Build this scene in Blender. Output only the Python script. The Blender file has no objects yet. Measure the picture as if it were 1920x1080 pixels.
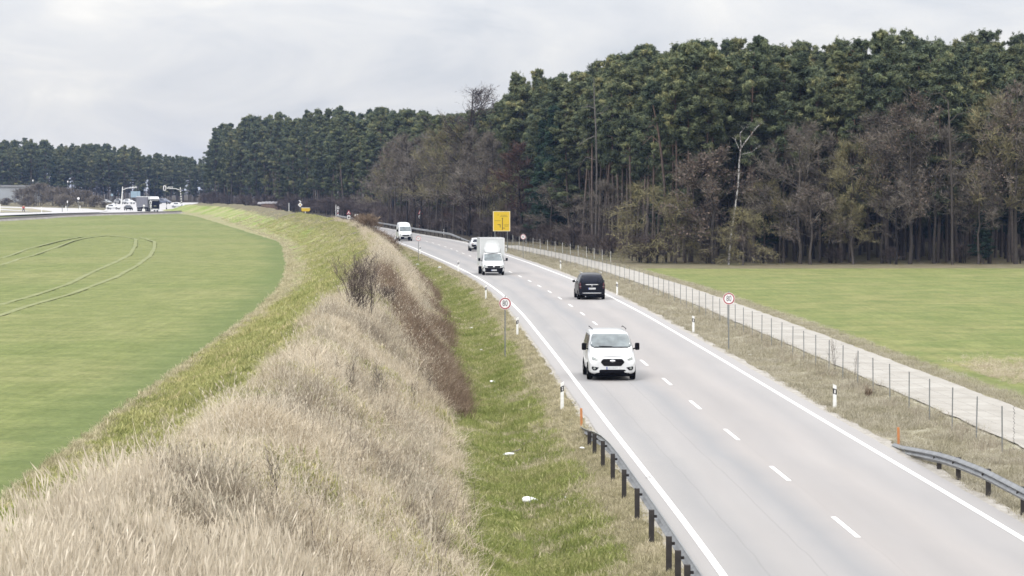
import bpy, bmesh, math, random
import numpy as np
from mathutils import Vector, Matrix
from mathutils.bvhtree import BVHTree

S = bpy.context.scene
C = S.collection
RAD = math.radians

# ------------------------------------------------------------------ camera
F = 5100.0                      # focal length in photo pixels (1920 wide)
CAMH = 8.07
TH = math.atan(190.0 / F)
cam_d = bpy.data.cameras.new('camera')
cam_d.sensor_width = 36.0
cam_d.lens = F / 1920 * 36.0
cam_d.clip_start = 0.5
cam_d.clip_end = 9000
cam = bpy.data.objects.new('camera', cam_d)
C.objects.link(cam)
cam.location = (0, 0, CAMH)
cam.rotation_euler = (math.pi / 2 - TH, 0, 0)
S.camera = cam

# ------------------------------------------------------------------ sky, sun, exposure
S.render.engine = 'CYCLES'
S.view_settings.view_transform = 'Standard'
S.view_settings.look = 'None'
S.view_settings.exposure = 0.45
S.view_settings.gamma = 1.0
S.cycles.use_denoising = True
S.cycles.max_bounces = 5
S.cycles.diffuse_bounces = 2
S.cycles.glossy_bounces = 3
S.cycles.transmission_bounces = 3
S.cycles.volume_bounces = 0
S.cycles.transparent_max_bounces = 6
S.cycles.filter_width = 1.6

SUN_EL, SUN_AZ = RAD(42), RAD(215)       # azimuth clockwise from +Y: behind the camera, left
w = bpy.data.worlds.new('World')
S.world = w
w.use_nodes = True
nt = w.node_tree
nt.nodes.clear()


def N(nt, t, **kw):
    n = nt.nodes.new(t)
    for k, v in kw.items():
        if k in n.inputs:
            n.inputs[k].default_value = v
        else:
            setattr(n, k, v)
    return n


def ramp(nt, stops, interp='LINEAR'):
    n = nt.nodes.new('ShaderNodeValToRGB')
    n.color_ramp.interpolation = interp
    e = n.color_ramp.elements
    while len(e) < len(stops):
        e.new(0.5)
    for i, (p, c) in enumerate(stops):
        e[i].position = p
        e[i].color = (c[0], c[1], c[2], 1) if not isinstance(c, (int, float)) else (c, c, c, 1)
    return n


def math_n(nt, op, a, b=None, c=None, clamp=False):
    n = nt.nodes.new('ShaderNodeMath')
    n.operation = op
    n.use_clamp = clamp
    for i, v in enumerate((a, b, c)):
        if v is None:
            continue
        if isinstance(v, (int, float)):
            n.inputs[i].default_value = v
        else:
            nt.links.new(v, n.inputs[i])
    return n.outputs[0]


def mixc(nt, fac, a, b, blend='MIX'):
    n = nt.nodes.new('ShaderNodeMix')
    n.data_type = 'RGBA'
    n.blend_type = blend
    for s, v in ((n.inputs[0], fac), (n.inputs[6], a), (n.inputs[7], b)):
        if isinstance(v, (int, float)):
            s.default_value = v
        elif isinstance(v, tuple):
            s.default_value = (v[0], v[1], v[2], 1)
        else:
            nt.links.new(v, s)
    return n.outputs[2]


L_ = nt.links.new
out = N(nt, 'ShaderNodeOutputWorld')
sky = N(nt, 'ShaderNodeTexSky')
sky.sky_type = 'NISHITA'
sky.sun_disc = False
sky.sun_elevation = SUN_EL
sky.sun_rotation = SUN_AZ
sky.air_density = 1.0
sky.dust_density = 2.0
bg1 = N(nt, 'ShaderNodeBackground')
bg1.inputs[1].default_value = 0.05
L_(sky.outputs[0], bg1.inputs[0])
tc = N(nt, 'ShaderNodeTexCoord')
mp = N(nt, 'ShaderNodeMapping')
mp.inputs['Scale'].default_value = (1, 1, 2.7)
L_(tc.outputs['Generated'], mp.inputs[0])
n1 = N(nt, 'ShaderNodeTexNoise', Scale=15.0, Detail=6.0, Roughness=0.55, Distortion=0.5)
n2 = N(nt, 'ShaderNodeTexNoise', Scale=4.2, Detail=2.0, Roughness=0.5)
L_(mp.outputs[0], n1.inputs[0])
L_(mp.outputs[0], n2.inputs[0])
cl = math_n(nt, 'ADD', math_n(nt, 'MULTIPLY', n1.outputs[0], 0.65), math_n(nt, 'MULTIPLY', n2.outputs[0], 0.35))
sep = N(nt, 'ShaderNodeSeparateXYZ')
L_(tc.outputs['Generated'], sep.inputs[0])
tilt = math_n(nt, 'MULTIPLY_ADD', sep.outputs[0], 0.16, 0.01)
cl = math_n(nt, 'ADD', cl, tilt)
cr = ramp(nt, [(0.37, (0.495, 0.518, 0.558)), (0.45, (0.560, 0.573, 0.600)), (0.52, (0.605, 0.611, 0.624)), (0.58, (0.655, 0.652, 0.648)), (0.64, (0.72, 0.710, 0.690))])
L_(cl, cr.inputs[0])
# CIE-like overcast: three times as bright overhead as at the horizon
up = math_n(nt, 'MAXIMUM', sep.outputs[2], 0.0)
br = math_n(nt, 'MULTIPLY_ADD', up, 3.4, 1.0)
cc = N(nt, 'ShaderNodeVectorMath', operation='SCALE')
L_(cr.outputs[0], cc.inputs[0])
L_(br, cc.inputs['Scale'])
bg2 = N(nt, 'ShaderNodeBackground')
bg2.inputs[1].default_value = 0.92
L_(cc.outputs[0], bg2.inputs[0])
mx = N(nt, 'ShaderNodeMixShader')
mx.inputs[0].default_value = 0.9
L_(bg1.outputs[0], mx.inputs[1])
L_(bg2.outputs[0], mx.inputs[2])
L_(mx.outputs[0], out.inputs[0])

sd = bpy.data.lights.new('sun', 'SUN')
sd.energy = 1.5
sd.angle = RAD(14)
sd.color = (1.0, 0.965, 0.92)
sun = bpy.data.objects.new('sun', sd)
C.objects.link(sun)
sdir = Vector((math.sin(SUN_AZ) * math.cos(SUN_EL), math.cos(SUN_AZ) * math.cos(SUN_EL), math.sin(SUN_EL)))
sun.rotation_euler = (-sdir).to_track_quat('-Z', 'Y').to_euler()
sun.location = (0, -20, 60)

# ------------------------------------------------------------------ helpers
rng = np.random.default_rng(7)
random.seed(11)
_h = np.random.default_rng(99).random((256, 256))


def vnoise(x, y, s=1.0, o=0.0):
    x = np.asarray(x, float) / s + o + 1000
    y = np.asarray(y, float) / s + o * 1.7 + 1000
    xi, yi = np.floor(x).astype(int), np.floor(y).astype(int)
    fx, fy = x - xi, y - yi
    fx, fy = fx * fx * (3 - 2 * fx), fy * fy * (3 - 2 * fy)
    a = _h[xi & 255, yi & 255]
    b = _h[(xi + 1) & 255, yi & 255]
    c = _h[xi & 255, (yi + 1) & 255]
    d = _h[(xi + 1) & 255, (yi + 1) & 255]
    return (a * (1 - fx) + b * fx) * (1 - fy) + (c * (1 - fx) + d * fx) * fy


def fbm(x, y, s, o=0.0):
    return (vnoise(x, y, s, o) + 0.5 * vnoise(x, y, s / 2.1, o + 5) + 0.25 * vnoise(x, y, s / 4.3, o + 9)) / 1.75


def sstep(a, b, x):
    t = np.clip((np.asarray(x, float) - a) / (b - a), 0, 1)
    return t * t * (3 - 2 * t)


def smooth_tab(xs, ys):
    xs = np.array(xs, float)
    ys = np.array(ys, float)
    g = np.arange(xs[0], xs[-1] + 1, 1.0)
    v = np.interp(g, xs, ys)
    k = np.hanning(31)
    k /= k.sum()
    vp = np.concatenate([v[0] + (np.arange(-15, 0)) * (v[1] - v[0]), v, v[-1] + np.arange(1, 16) * (v[-1] - v[-2])])
    v = np.convolve(vp, k, 'valid')
    s0, s1 = v[1] - v[0], v[-1] - v[-2]

    def f(y):
        y = np.asarray(y, float)
        r = np.interp(y, g, v)
        r = np.where(y < g[0], v[0] + (y - g[0]) * s0, r)
        r = np.where(y > g[-1], v[-1] + (y - g[-1]) * s1, r)
        return r
    return f


Rf = smooth_tab([-60, 0, 65, 92, 130, 170, 204, 240, 280, 320, 360, 400, 460, 510, 560, 600, 650, 700, 750, 800, 850, 900],
                [15, 13.2, 11.6, 10.75, 9.65, 8.4, 7.0, 5.0, 2.3, -0.75, -3.9, -7.8, -16, -23, -31, -38, -46.5, -57, -68, -81, -95, -110])
Wf = smooth_tab([-60, 65, 142, 225, 280, 337, 400, 560, 900], [7.4, 7.45, 7.6, 7.8, 8.4, 9.1, 9.3, 9.6, 10.5])


def Lf(y):
    return Rf(y) - Wf(y)


PN = smooth_tab([-60, 0, 84, 109, 131, 174, 220, 267, 310, 340, 365, 400], [20.1, 18.3, 15.75, 14.95, 14.3, 12.9, 11.0, 8.2, 4.6, 1.5, -1.4, -5.5])


def hb(y):
    return 1.13 * sstep(480, 700, y) + 0.9 * sstep(780, 960, y)


CREST = smooth_tab([0, 47, 61, 86, 120, 200, 240, 300, 345, 440, 530, 700, 900], [12.0, 11.5, 10.8, 10.0, 9.7, 9.1, 8.9, 8.2, 7.6, 7.0, 6.8, 8.5, 9.5])


def ground(x, y):
    x = np.asarray(x, float)
    y = np.asarray(y, float)
    b = hb(y)
    L = Lf(y)
    u = L - x
    uc = CREST(y)
    H = (2.35 + 0.65 * sstep(50, 110, y) - 0.5 * sstep(560, 740, y)) * (1 - sstep(742, 800, y))
    dd = 0.85 * (1 - 0.5 * sstep(250, 400, y)) * (1 - sstep(700, 800, y))
    foot = 17.0 + 1.8 * sstep(350, 600, y)
    # piecewise profile
    z = np.zeros_like(u + 0.0)
    z = np.where((u > 0.6) & (u <= 3.7), -dd * sstep(0.6, 3.7, u), z)
    z = np.where((u > 3.7) & (u <= 5.0), -dd + (u - 3.7) / 1.3 * dd * 0.35, z)
    t = np.clip((u - 5.0) / np.maximum(uc - 5.0, 0.1), 0, 1)
    up_ = -dd * 0.65 + (H + dd * 0.65) * np.sin(t * math.pi / 2) ** 1.0 * (0.55 + 0.45 * t)
    z = np.where((u > 5.0) & (u <= uc), up_, z)
    t2 = np.clip((u - uc) / (foot - uc), 0, 1)
    z = np.where((u > uc), H * (1 - sstep(-0.12, 1.0, t2)) / (1 - sstep(-0.12, 1.0, 0.0)), z)
    onb = sstep(4.5, 6.5, u) * (1 - sstep(foot - 2, foot, u))
    z = z + onb * (fbm(x, y, 2.2) - 0.5) * 0.5 * (H > 0.5) + onb * (vnoise(x, y, 7, 3) - 0.5) * 0.4 * (H > 0.5)
    z = z + 0.1 * (fbm(x, y, 1.4, 4) - 0.5) * sstep(0.8, 1.6, u)
    # right verge dip
    v = x - Rf(y)
    pw = np.maximum(PN(y) - Rf(y), 1.5)
    dip = np.where((v > 0.8) & (v < pw) & (y < 400), -0.22 * np.sin(np.clip((v - 0.8) / (pw - 0.8), 0, 1) * math.pi), 0)
    z = z + dip + 0.08 * (fbm(x, y, 1.3, 8) - 0.5) * sstep(0.8, 1.4, v) * (1 - sstep(-0.6, -0.2, v - pw) * (y < 400) * (v < pw + 4))
    z = z + 0.35 * (vnoise(x, y, 24, 2) - 0.5) * sstep(20, 40, u)
    return z + b


def gz(x, y):
    return float(ground(np.array([x]), np.array([y]))[0])


def cast(px, py, z=0.0):
    """where the ground at height z lies for a photo pixel"""
    cx, cy = (px - 960) / F, (540 - py) / F
    d = (cx, math.cos(TH) + cy * math.sin(TH), -math.sin(TH) + cy * math.cos(TH))
    k = (z - CAMH) / d[2]
    return d[0] * k, d[1] * k


def castb(px, py):
    z = 0.0
    for _ in range(12):
        x, y = cast(px, py, z)
        z = float(hb(y))
    return x, y


def xat(px, y):
    return (px - 960) / F * y


def zat(py, y):
    return CAMH - (py - 350) / F * y


def tag(o, label=None, cat=None, group=None, kind=None):
    if label:
        o['label'] = label
    if cat:
        o['category'] = cat
    if group:
        o['group'] = group
    if kind:
        o['kind'] = kind
    return o


def new_mesh(name, verts, faces, mats=(), mat_idx=None, smooth=False):
    me = bpy.data.meshes.new(name)
    me.from_pydata([tuple(v) for v in verts], [], faces)
    for m in mats:
        me.materials.append(m)
    if mat_idx is not None:
        me.polygons.foreach_set('material_index', np.array(mat_idx, dtype=np.int32))
    if smooth:
        me.polygons.foreach_set('use_smooth', np.ones(len(me.polygons), dtype=bool))
    me.update()
    return me


def fast_mesh(name, V, T, mats=(), mat_idx=None, smooth=False):
    """V (n,3), T (m,3) triangles, numpy"""
    me = bpy.data.meshes.new(name)
    V = np.asarray(V, dtype=np.float32)
    T = np.asarray(T, dtype=np.int32)
    me.vertices.add(len(V))
    me.vertices.foreach_set('co', V.ravel())
    k = T.shape[1]
    me.loops.add(T.size)
    me.loops.foreach_set('vertex_index', T.ravel())
    me.polygons.add(len(T))
    me.polygons.foreach_set('loop_start', np.arange(0, T.size, k, dtype=np.int32))
    for m in mats:
        me.materials.append(m)
    if mat_idx is not None:
        me.polygons.foreach_set('material_index', np.asarray(mat_idx, dtype=np.int32))
    if smooth:
        me.polygons.foreach_set('use_smooth', np.ones(len(T), dtype=bool))
    me.update(calc_edges=True)
    me.validate()
    return me


def link(name, me, parent=None, loc=None, rot=None, scale=None):
    o = bpy.data.objects.new(name, me)
    C.objects.link(o)
    if parent:
        o.parent = parent
    if loc is not None:
        o.location = loc
    if rot is not None:
        o.rotation_euler = rot
    if scale is not None:
        o.scale = scale
    return o


def thing(name, label, cat, loc=(0, 0, 0), rz=0.0, group=None):
    o = bpy.data.objects.new(name, None)
    o.empty_display_size = 0.3
    C.objects.link(o)
    o.location = loc
    o.rotation_euler = (0, 0, rz)
    return tag(o, label, cat, group)


class MB:
    """collects simple solids into one mesh"""

    def __init__(s):
        s.v, s.f = [], []

    def add(s, V, Fc):
        n = len(s.v)
        s.v += [tuple(p) for p in V]
        s.f += [tuple(i + n for i in q) for q in Fc]
        return s

    def box(s, x0, x1, y0, y1, z0, z1, bev=0.0):
        if bev <= 0:
            V = [(x, y, z) for z in (z0, z1) for y in (y0, y1) for x in (x0, x1)]
            s.add(V, [(0, 2, 3, 1), (4, 5, 7, 6), (0, 1, 5, 4), (2, 6, 7, 3), (0, 4, 6, 2), (1, 3, 7, 5)])
        else:
            bm = bmesh.new()
            bmesh.ops.create_cube(bm, size=1)
            for v in bm.verts:
                v.co = Vector(((x0 + x1) / 2 + v.co.x * (x1 - x0), (y0 + y1) / 2 + v.co.y * (y1 - y0), (z0 + z1) / 2 + v.co.z * (z1 - z0)))
            bmesh.ops.bevel(bm, geom=list(bm.edges), offset=bev, segments=2, affect='EDGES', profile=0.5)
            bm.verts.index_update()
            s.add([v.co[:] for v in bm.verts], [tuple(v.index for v in f.verts) for f in bm.faces])
            bm.free()
        return s

    def tube(s, pts, rad, n=6, cap=True):
        pts = [Vector(p) for p in pts]
        if isinstance(rad, (int, float)):
            rad = [rad] * len(pts)
        rings = []
        for i, p in enumerate(pts):
            d = (pts[min(i + 1, len(pts) - 1)] - pts[max(i - 1, 0)]).normalized()
            a = Vector((0, 0, 1)) if abs(d.z) < 0.9 else Vector((1, 0, 0))
            e1 = d.cross(a).normalized()
            e2 = d.cross(e1)
            rings.append([p + (e1 * math.cos(2 * math.pi * k / n) + e2 * math.sin(2 * math.pi * k / n)) * rad[i] for k in range(n)])
        V = [q for r in rings for q in r]
        Fc = []
        for i in range(len(pts) - 1):
            for k in range(n):
                Fc.append((i * n + k, (i + 1) * n + k, (i + 1) * n + (k + 1) % n, i * n + (k + 1) % n))
        if cap:
            Fc.append(tuple(range(n)))
            Fc.append(tuple((len(pts) - 1) * n + k for k in reversed(range(n))))
        return s.add(V, Fc)

    def prism(s, outline, y0, y1):
        """outline of (x,z), extruded along y"""
        n = len(outline)
        V = [(x, y0, z) for x, z in outline] + [(x, y1, z) for x, z in outline]
        Fc = [tuple(range(n)), tuple(reversed(range(n, 2 * n)))]
        Fc += [(i, i + n, (i + 1) % n + n, (i + 1) % n) for i in range(n)]
        return s.add(V, Fc)

    def prism_x(s, outline, x0, x1):
        """outline of (y,z), extruded along x"""
        n = len(outline)
        V = [(x0, y, z) for y, z in outline] + [(x1, y, z) for y, z in outline]
        Fc = [tuple(range(n)), tuple(reversed(range(n, 2 * n)))]
        Fc += [(i, i + n, (i + 1) % n + n, (i + 1) % n) for i in range(n)]
        return s.add(V, Fc)

    def mesh(s, name, m, smooth=False):
        return new_mesh(name, s.v, s.f, [m], smooth=smooth)

    def build(s, name, m, parent=None, smooth=False, loc=None):
        return link(name, s.mesh(name, m, smooth), parent, loc)


def circ(cx, cz, r, n=28, rz=None):
    rz = rz or r
    return [(cx + r * math.cos(2 * math.pi * k / n), cz + rz * math.sin(2 * math.pi * k / n)) for k in range(n)]


# ------------------------------------------------------------------ materials
def pbsdf(name, col, rough=0.6, metal=0.0, noise=0.12, nscale=6.0, spec=0.5, bump=0.0, bscale=40.0, trans=0.0, coat=0.0):
    m = bpy.data.materials.new(name)
    m.use_nodes = True
    t = m.node_tree
    b = t.nodes['Principled BSDF']
    b.inputs['Roughness'].default_value = rough
    b.inputs['Metallic'].default_value = metal
    b.inputs['Specular IOR Level'].default_value = spec
    b.inputs['Coat Weight'].default_value = coat
    tc = N(t, 'ShaderNodeTexCoord')
    no = N(t, 'ShaderNodeTexNoise', Scale=nscale, Detail=4.0)
    t.links.new(tc.outputs['Object'], no.inputs[0])
    a = tuple(c * (1 - noise) for c in col)
    c2 = tuple(min(1, c * (1 + noise)) for c in col)
    r = ramp(t, [(0.3, a), (0.7, c2)])
    t.links.new(no.outputs[0], r.inputs[0])
    t.links.new(r.outputs[0], b.inputs['Base Color'])
    if bump:
        n2 = N(t, 'ShaderNodeTexNoise', Scale=bscale, Detail=4.0)
        t.links.new(tc.outputs['Object'], n2.inputs[0])
        bp = N(t, 'ShaderNodeBump', Strength=bump, Distance=0.02)
        t.links.new(n2.outputs[0], bp.inputs['Height'])
        t.links.new(bp.outputs[0], b.inputs['Normal'])
    return m


def leafy(name, stops, rough=0.75, attr=None, trans=0.25, val=0.25, pscale=0.55):
    """colour picked per instance and shifted per clump"""
    m = bpy.data.materials.new(name)
    m.use_nodes = True
    t = m.node_tree
    t.nodes.clear()
    o = N(t, 'ShaderNodeOutputMaterial')
    oi = N(t, 'ShaderNodeObjectInfo')
    at = N(t, 'ShaderNodeAttribute')
    at.attribute_name = 'tone'
    ge = N(t, 'ShaderNodeNewGeometry')
    pn = N(t, 'ShaderNodeTexNoise', Scale=pscale, Detail=3.0, Roughness=0.6)
    t.links.new(ge.outputs['Position'], pn.inputs[0])
    pf = N(t, 'ShaderNodeMapRange', clamp=True)
    pf.inputs[1].default_value, pf.inputs[2].default_value = 0.36, 0.64
    t.links.new(pn.outputs[0], pf.inputs[0])
    v = math_n(t, 'ADD', math_n(t, 'MULTIPLY', oi.outputs['Random'], 0.3), math_n(t, 'MULTIPLY', at.outputs['Fac'], 0.3))
    v = math_n(t, 'ADD', v, math_n(t, 'MULTIPLY', pf.outputs[0], 0.4))
    r = ramp(t, stops)
    t.links.new(v, r.inputs[0])
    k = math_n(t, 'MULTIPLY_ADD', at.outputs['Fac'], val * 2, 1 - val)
    sc = N(t, 'ShaderNodeVectorMath', operation='SCALE')
    t.links.new(r.outputs[0], sc.inputs[0])
    t.links.new(k, sc.inputs['Scale'])
    d = N(t, 'ShaderNodeBsdfDiffuse')
    t.links.new(sc.outputs[0], d.inputs[0])
    if trans > 0:
        tr = N(t, 'ShaderNodeBsdfTranslucent')
        t.links.new(sc.outputs[0], tr.inputs[0])
        mxs = N(t, 'ShaderNodeMixShader')
        mxs.inputs[0].default_value = trans
        t.links.new(d.outputs[0], mxs.inputs[1])
        t.links.new(tr.outputs[0], mxs.inputs[2])
        t.links.new(mxs.outputs[0], o.inputs[0])
    else:
        t.links.new(d.outputs[0], o.inputs[0])
    return m


M = {}
M['white_paint'] = pbsdf('white_paint', (0.577, 0.585, 0.592), 0.3, noise=0.03, coat=0.5)
M['silver'] = pbsdf('silver', (0.26, 0.265, 0.27), 0.35, noise=0.05)
M['white_box'] = pbsdf('white_box', (0.490, 0.504, 0.504), 0.45, noise=0.04)
M['black_paint'] = pbsdf('black_paint', (0.004, 0.005, 0.010), 0.3, noise=0.1, coat=0.05, spec=0.2)
M['black_plastic'] = pbsdf('black_plastic', (0.006, 0.006, 0.008), 0.75, noise=0.2, spec=0.04)
M['glass'] = pbsdf('glass', (0.11, 0.13, 0.135), 0.12, noise=0.4, nscale=2.2, spec=0.5, coat=0.25)
M['dark_glass'] = pbsdf('dark_glass', (0.008, 0.010, 0.02), 0.12, noise=0.3, nscale=3, spec=0.35)
M['tyre'] = pbsdf('tyre', (0.008, 0.008, 0.008), 0.95, spec=0.03)
M['rim'] = pbsdf('rim', (0.35, 0.35, 0.36), 0.4, 0.7)
M['chrome'] = pbsdf('chrome', (0.72, 0.73, 0.75), 0.2, 0.8, noise=0.03)
M['lamp_glass'] = pbsdf('lamp_glass', (0.22, 0.235, 0.225), 0.25, noise=0.3, nscale=9, coat=0.3)
M['red_lamp'] = pbsdf('red_lamp', (0.07, 0.008, 0.014), 0.3, coat=0.2)
M['plate'] = pbsdf('plate', (0.62, 0.63, 0.64), 0.5, noise=0.08, nscale=20)
M['plate_mark'] = pbsdf('plate_mark', (0.16, 0.16, 0.17), 0.5)
M['plate_blue'] = pbsdf('plate_blue', (0.02, 0.05, 0.28), 0.5)
M['steel'] = pbsdf('steel', (0.19, 0.195, 0.20), 0.5, 0.25, noise=0.22, nscale=3.0)
M['steel_dark'] = pbsdf('steel_dark', (0.035, 0.03, 0.028), 0.7, 0.2, noise=0.3, nscale=5)
M['pole_grey'] = pbsdf('pole_grey', (0.20, 0.21, 0.21), 0.5, 0.4)
M['sign_white'] = pbsdf('sign_white', (0.75, 0.74, 0.74), 0.45, noise=0.03)
M['sign_red'] = pbsdf('sign_red', (0.30, 0.022, 0.035), 0.45, noise=0.08)
M['sign_black'] = pbsdf('sign_black', (0.02, 0.02, 0.025), 0.5)
M['sign_yellow'] = pbsdf('sign_yellow', (0.62, 0.42, 0.012), 0.5, noise=0.04)
M['sign_ink'] = pbsdf('sign_ink', (0.09, 0.07, 0.02), 0.6)
M['post_white'] = pbsdf('post_white', (0.70, 0.70, 0.68), 0.5, noise=0.07, nscale=9)
M['orange'] = pbsdf('orange', (0.42, 0.17, 0.06), 0.6, noise=0.15)
M['litter'] = pbsdf('litter', (0.75, 0.75, 0.74), 0.6, noise=0.05)
M['litter_yellow'] = pbsdf('litter_yellow', (0.62, 0.6, 0.2), 0.6, noise=0.05)
M['litter_red'] = pbsdf('litter_red', (0.45, 0.05, 0.04), 0.6, noise=0.05)
M['jacket_red'] = pbsdf('jacket_red', (0.38, 0.08, 0.07), 0.8)
M['trousers'] = pbsdf('trousers', (0.04, 0.04, 0.07), 0.8)
M['skin'] = pbsdf('skin', (0.45, 0.28, 0.2), 0.6)
M['grey_hall'] = pbsdf('grey_hall', (0.28, 0.30, 0.32), 0.6, noise=0.06, nscale=0.2)
M['blue_hall'] = pbsdf('blue_hall', (0.10, 0.22, 0.38), 0.6)
M['sign_blue'] = pbsdf('sign_blue', (0.22, 0.30, 0.36), 0.5)
M['tarp'] = pbsdf('tarp', (0.13, 0.13, 0.15), 0.6, noise=0.2, nscale=1.2)
M['log'] = pbsdf('log', (0.25, 0.17, 0.13), 0.9, noise=0.3)
M['cover'] = pbsdf('cover', (0.30, 0.29, 0.30), 0.7, noise=0.15)
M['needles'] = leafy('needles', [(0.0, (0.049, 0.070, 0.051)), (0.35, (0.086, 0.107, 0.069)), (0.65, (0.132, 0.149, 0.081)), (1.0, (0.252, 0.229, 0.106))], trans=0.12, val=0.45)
M['dark_needles'] = leafy('dark_needles', [(0.0, (0.020, 0.039, 0.031)), (1.0, (0.049, 0.077, 0.050))], trans=0.1, val=0.4)
M['twig'] = leafy('twig', [(0.0, (0.098, 0.084, 0.072)), (0.5, (0.150, 0.131, 0.110)), (1.0, (0.221, 0.198, 0.170))], trans=0.0, val=0.3)
M['twig_red'] = leafy('twig_red', [(0.0, (0.063, 0.043, 0.038)), (1.0, (0.138, 0.084, 0.070))], trans=0.0, val=0.3)
M['dead_leaf'] = leafy('dead_leaf', [(0.0, (0.094, 0.067, 0.052)), (1.0, (0.189, 0.152, 0.130))], trans=0.1, val=0.3)
M['dead_leaf_red'] = leafy('dead_leaf_red', [(0.0, (0.058, 0.038, 0.032)), (1.0, (0.115, 0.068, 0.054))], trans=0.1, val=0.3)
M['moss_twig'] = leafy('moss_twig', [(0.0, (0.125, 0.114, 0.067)), (1.0, (0.233, 0.208, 0.117))], trans=0.0, val=0.3)
M['bramble'] = leafy('bramble', [(0.0, (0.100, 0.070, 0.050)), (0.6, (0.185, 0.136, 0.099)), (1.0, (0.271, 0.216, 0.149))], trans=0.0, val=0.35)
M['dark_twig'] = leafy('dark_twig', [(0.0, (0.055, 0.048, 0.043)), (1.0, (0.137, 0.109, 0.101))], trans=0.0, val=0.3)
M['straw'] = leafy('straw', [(0.0, (0.333, 0.271, 0.191)), (0.35, (0.431, 0.367, 0.272)), (0.7, (0.517, 0.451, 0.348)), (1.0, (0.617, 0.548, 0.441))], trans=0.25, val=0.28)
M['reed'] = leafy('reed', [(0.0, (0.496, 0.435, 0.345)), (1.0, (0.661, 0.603, 0.506))], trans=0.3, val=0.2)
M['weed'] = leafy('weed', [(0.0, (0.167, 0.137, 0.106)), (0.5, (0.334, 0.291, 0.232)), (1.0, (0.501, 0.471, 0.380))], trans=0.1, val=0.3)
M['green'] = leafy('green', [(0.0, (0.186, 0.213, 0.076)), (0.4, (0.297, 0.309, 0.122)), (0.75, (0.426, 0.398, 0.189)), (1.0, (0.655, 0.503, 0.403))], trans=0.3, val=0.35)
M['olive'] = leafy('olive', [(0.0, (0.152, 0.195, 0.054)), (0.45, (0.264, 0.292, 0.099)), (0.8, (0.384, 0.366, 0.183)), (1.0, (0.480, 0.422, 0.260))], trans=0.3, val=0.3)
M['tan'] = leafy('tan', [(0.0, (0.226, 0.217, 0.113)), (0.4, (0.377, 0.339, 0.217)), (1.0, (0.621, 0.546, 0.406))], trans=0.25, val=0.3)
M['pale_straw'] = leafy('pale_straw', [(0.0, (0.206, 0.196, 0.110)), (0.4, (0.344, 0.313, 0.230)), (1.0, (0.499, 0.461, 0.386))], trans=0.3, val=0.25)
M['crop'] = leafy('crop', [(0.0, (0.105, 0.155, 0.055)), (1.0, (0.185, 0.235, 0.105))], trans=0.3, val=0.3)


def bark(name, low, high, zmix=10.0):
    m = bpy.data.materials.new(name)
    m.use_nodes = True
    t = m.node_tree
    b = t.nodes['Principled BSDF']
    b.inputs['Roughness'].default_value = 0.9
    b.inputs['Specular IOR Level'].default_value = 0.2
    tc = N(t, 'ShaderNodeTexCoord')
    sp = N(t, 'ShaderNodeSeparateXYZ')
    t.links.new(tc.outputs['Object'], sp.inputs[0])
    no = N(t, 'ShaderNodeTexNoise', Scale=2.5, Detail=4.0)
    t.links.new(tc.outputs['Object'], no.inputs[0])
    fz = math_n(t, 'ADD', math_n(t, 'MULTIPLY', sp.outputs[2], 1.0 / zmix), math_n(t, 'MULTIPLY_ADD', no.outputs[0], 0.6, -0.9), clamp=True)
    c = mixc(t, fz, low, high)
    oi = N(t, 'ShaderNodeObjectInfo')
    k = math_n(t, 'MULTIPLY_ADD', oi.outputs['Random'], 0.8, 0.6)
    k2 = math_n(t, 'MULTIPLY', k, math_n(t, 'MULTIPLY_ADD', no.outputs[0], 1.0, 0.5))
    s = N(t, 'ShaderNodeVectorMath', operation='SCALE')
    t.links.new(c, s.inputs[0])
    t.links.new(k2, s.inputs['Scale'])
    t.links.new(s.outputs[0], b.inputs['Base Color'])
    return m


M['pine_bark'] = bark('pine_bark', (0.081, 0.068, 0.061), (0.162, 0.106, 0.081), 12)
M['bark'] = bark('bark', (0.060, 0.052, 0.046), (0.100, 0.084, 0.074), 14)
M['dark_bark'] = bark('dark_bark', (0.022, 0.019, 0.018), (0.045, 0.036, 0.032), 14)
M['pale_bark'] = bark('pale_bark', (0.12, 0.11, 0.105), (0.21, 0.195, 0.18), 16)


def birch_mat():
    m = bpy.data.materials.new('birch_bark')
    m.use_nodes = True
    t = m.node_tree
    b = t.nodes['Principled BSDF']
    b.inputs['Roughness'].default_value = 0.8
    tc = N(t, 'ShaderNodeTexCoord')
    mp = N(t, 'ShaderNodeMapping')
    mp.inputs['Scale'].default_value = (3, 3, 1.6)
    t.links.new(tc.outputs['Object'], mp.inputs[0])
    no = N(t, 'ShaderNodeTexNoise', Scale=2.0, Detail=3.0, Roughness=0.7)
    t.links.new(mp.outputs[0], no.inputs[0])
    r = ramp(t, [(0.47, (0.06, 0.05, 0.045)), (0.56, (0.36, 0.35, 0.34))])
    t.links.new(no.outputs[0], r.inputs[0])
    t.links.new(r.outputs[0], b.inputs['Base Color'])
    return m


M['birch_bark'] = birch_mat()


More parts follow.
